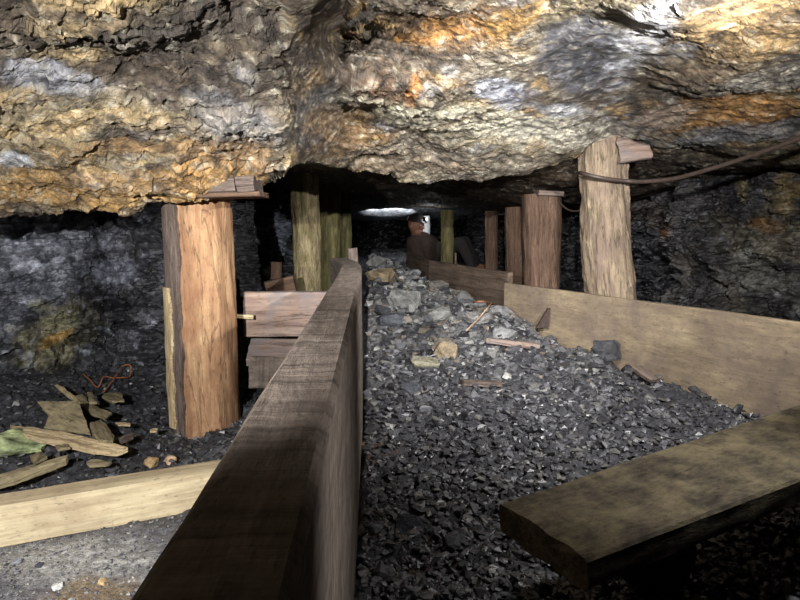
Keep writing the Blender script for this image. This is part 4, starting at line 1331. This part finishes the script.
# headlamp
lp = hp(0.106, 0, 0.085)
th = np.linspace(0, 2 * math.pi, 24, endpoint=False)
hs = sweep('headlamp', [lp - fx * 0.015, lp + fx * 0.02], lambda t: np.c_[np.cos(th), np.sin(th)] * 0.019, n=6)
hl = link('headlamp', hs, plain_mat('lamp_housing', srgb(40, 40, 42), 0.4), hel)
m_, nt, b_ = new_mat('lamp_lens')
b_.inputs['Emission Color'].default_value = (1, 0.95, 0.88, 1); b_.inputs['Emission Strength'].default_value = 4
ls = sweep('lens', [lp + fx * 0.0195, lp + fx * 0.025], lambda t: np.c_[np.cos(th), np.sin(th)] * (0.015 - 0.003 * t), n=4)
link('lens', ls, m_, hel)['label'] = 'glowing lamp lens'

# made-up post standing in for an unidentified white patch by the person
b_, t_ = at(427.5, 234, 7.1), at(424.5, 216, 7.1)
b_.z = 0.0
W_WHITE = wood_mat('whitish_wood', srgb(170, 168, 164), srgb(200, 200, 200), srgb(220, 220, 220), blotch_amt=0.1)
tag(link('timber_prop', log('timber_prop', b_, t_, 0.050, 0.056, W_WHITE, 39), W_WHITE), 'whitish post just beyond the person, standing in for a bright white patch', 'prop', PG)

# ------------------------------------------------------------------ lamps and added fill spots
def spot(name, loc, target, energy, angle, blend, radius, color=(1, 0.985, 0.965)):
    l = bpy.data.lights.new(name, 'SPOT')
    l.energy = energy; l.spot_size = math.radians(angle); l.spot_blend = blend
    l.shadow_soft_size = radius; l.color = color
    o = bpy.data.objects.new(name, l); COL.objects.link(o)
    o.location = loc
    o.rotation_euler = (Vector(target) - Vector(loc)).to_track_quat('-Z', 'Y').to_euler()
    return o
spot('cap_lamp', (-0.36, -0.08, 0.74), (-0.74, 0.92, 0.62), 175, 108, 0.5, 0.010)
spot('left_prop_fill', (-0.36, -0.08, 0.74), (-0.42, 3.5, 0.50), 150, 30, 1.0, 0.010)  # extra spot added at the cap lamp to brighten the props further back
spot('hand_lamp', (0.68, 0.90, 0.88), (0.34, 2.7, 0.40), 130, 124, 0.9, 0.012)
spot('heap_crest_fill', (0.02, -0.06, 1.0), (0.40, 3.3, 0.40), 390, 44, 1.0, 0.010)  # narrow spot added above the camera to brighten the heap crest
spot('raised_plank_fill', (0.68, 0.90, 0.88), (0.48, 0.94, 0.2), 20, 66, 1.0, 0.02)  # spot added at the hand lamp's position to brighten the raised plank's top
spot('plank_face_fill', (0.45, 0.28, 0.535), (-0.07, 0.60, 0.34), 15, 60, 1.0, 0.01)  # unseen spot added low down to light the trough plank's right face
spot('far_roof_fill', (-0.10, 6.7, 0.38), (-0.15, 8.0, 1.04), 230, 41, 0.3, 0.02, (0.9, 0.95, 1.0))  # unseen spot added behind the heap to light the far roof strip
# the seated miner's own lamp
l = bpy.data.lights.new('helmet_lamp', 'POINT'); l.energy = 0.9; l.shadow_soft_size = 0.012; l.color = (0.92, 0.96, 1.0)
o = bpy.data.objects.new('helmet_lamp', l); COL.objects.link(o); o.location = lp + fx * 0.06 + Vector((0, 0, 0.02))

spot('pale_post_fill', lp + fx * 0.05 + Vector((0, 0, 0.01)), t_ + Vector((0, 0, -0.05)), 14, 50, 0.8, 0.01, (0.92, 0.96, 1.0))  # added spot, turned away from the facing direction to whiten the stand-in post

w = bpy.data.worlds.new('mine'); SC.world = w; w.use_nodes = True
w.node_tree.nodes['Background'].inputs['Color'].default_value = (0.6, 0.65, 0.75, 1)
w.node_tree.nodes['Background'].inputs['Strength'].default_value = 0.0
SC.view_settings.view_transform = 'Standard'
SC.view_settings.look = 'None'
SC.view_settings.gamma = 1
SC.view_settings.exposure = 0.0
SC.cycles.max_bounces = 6
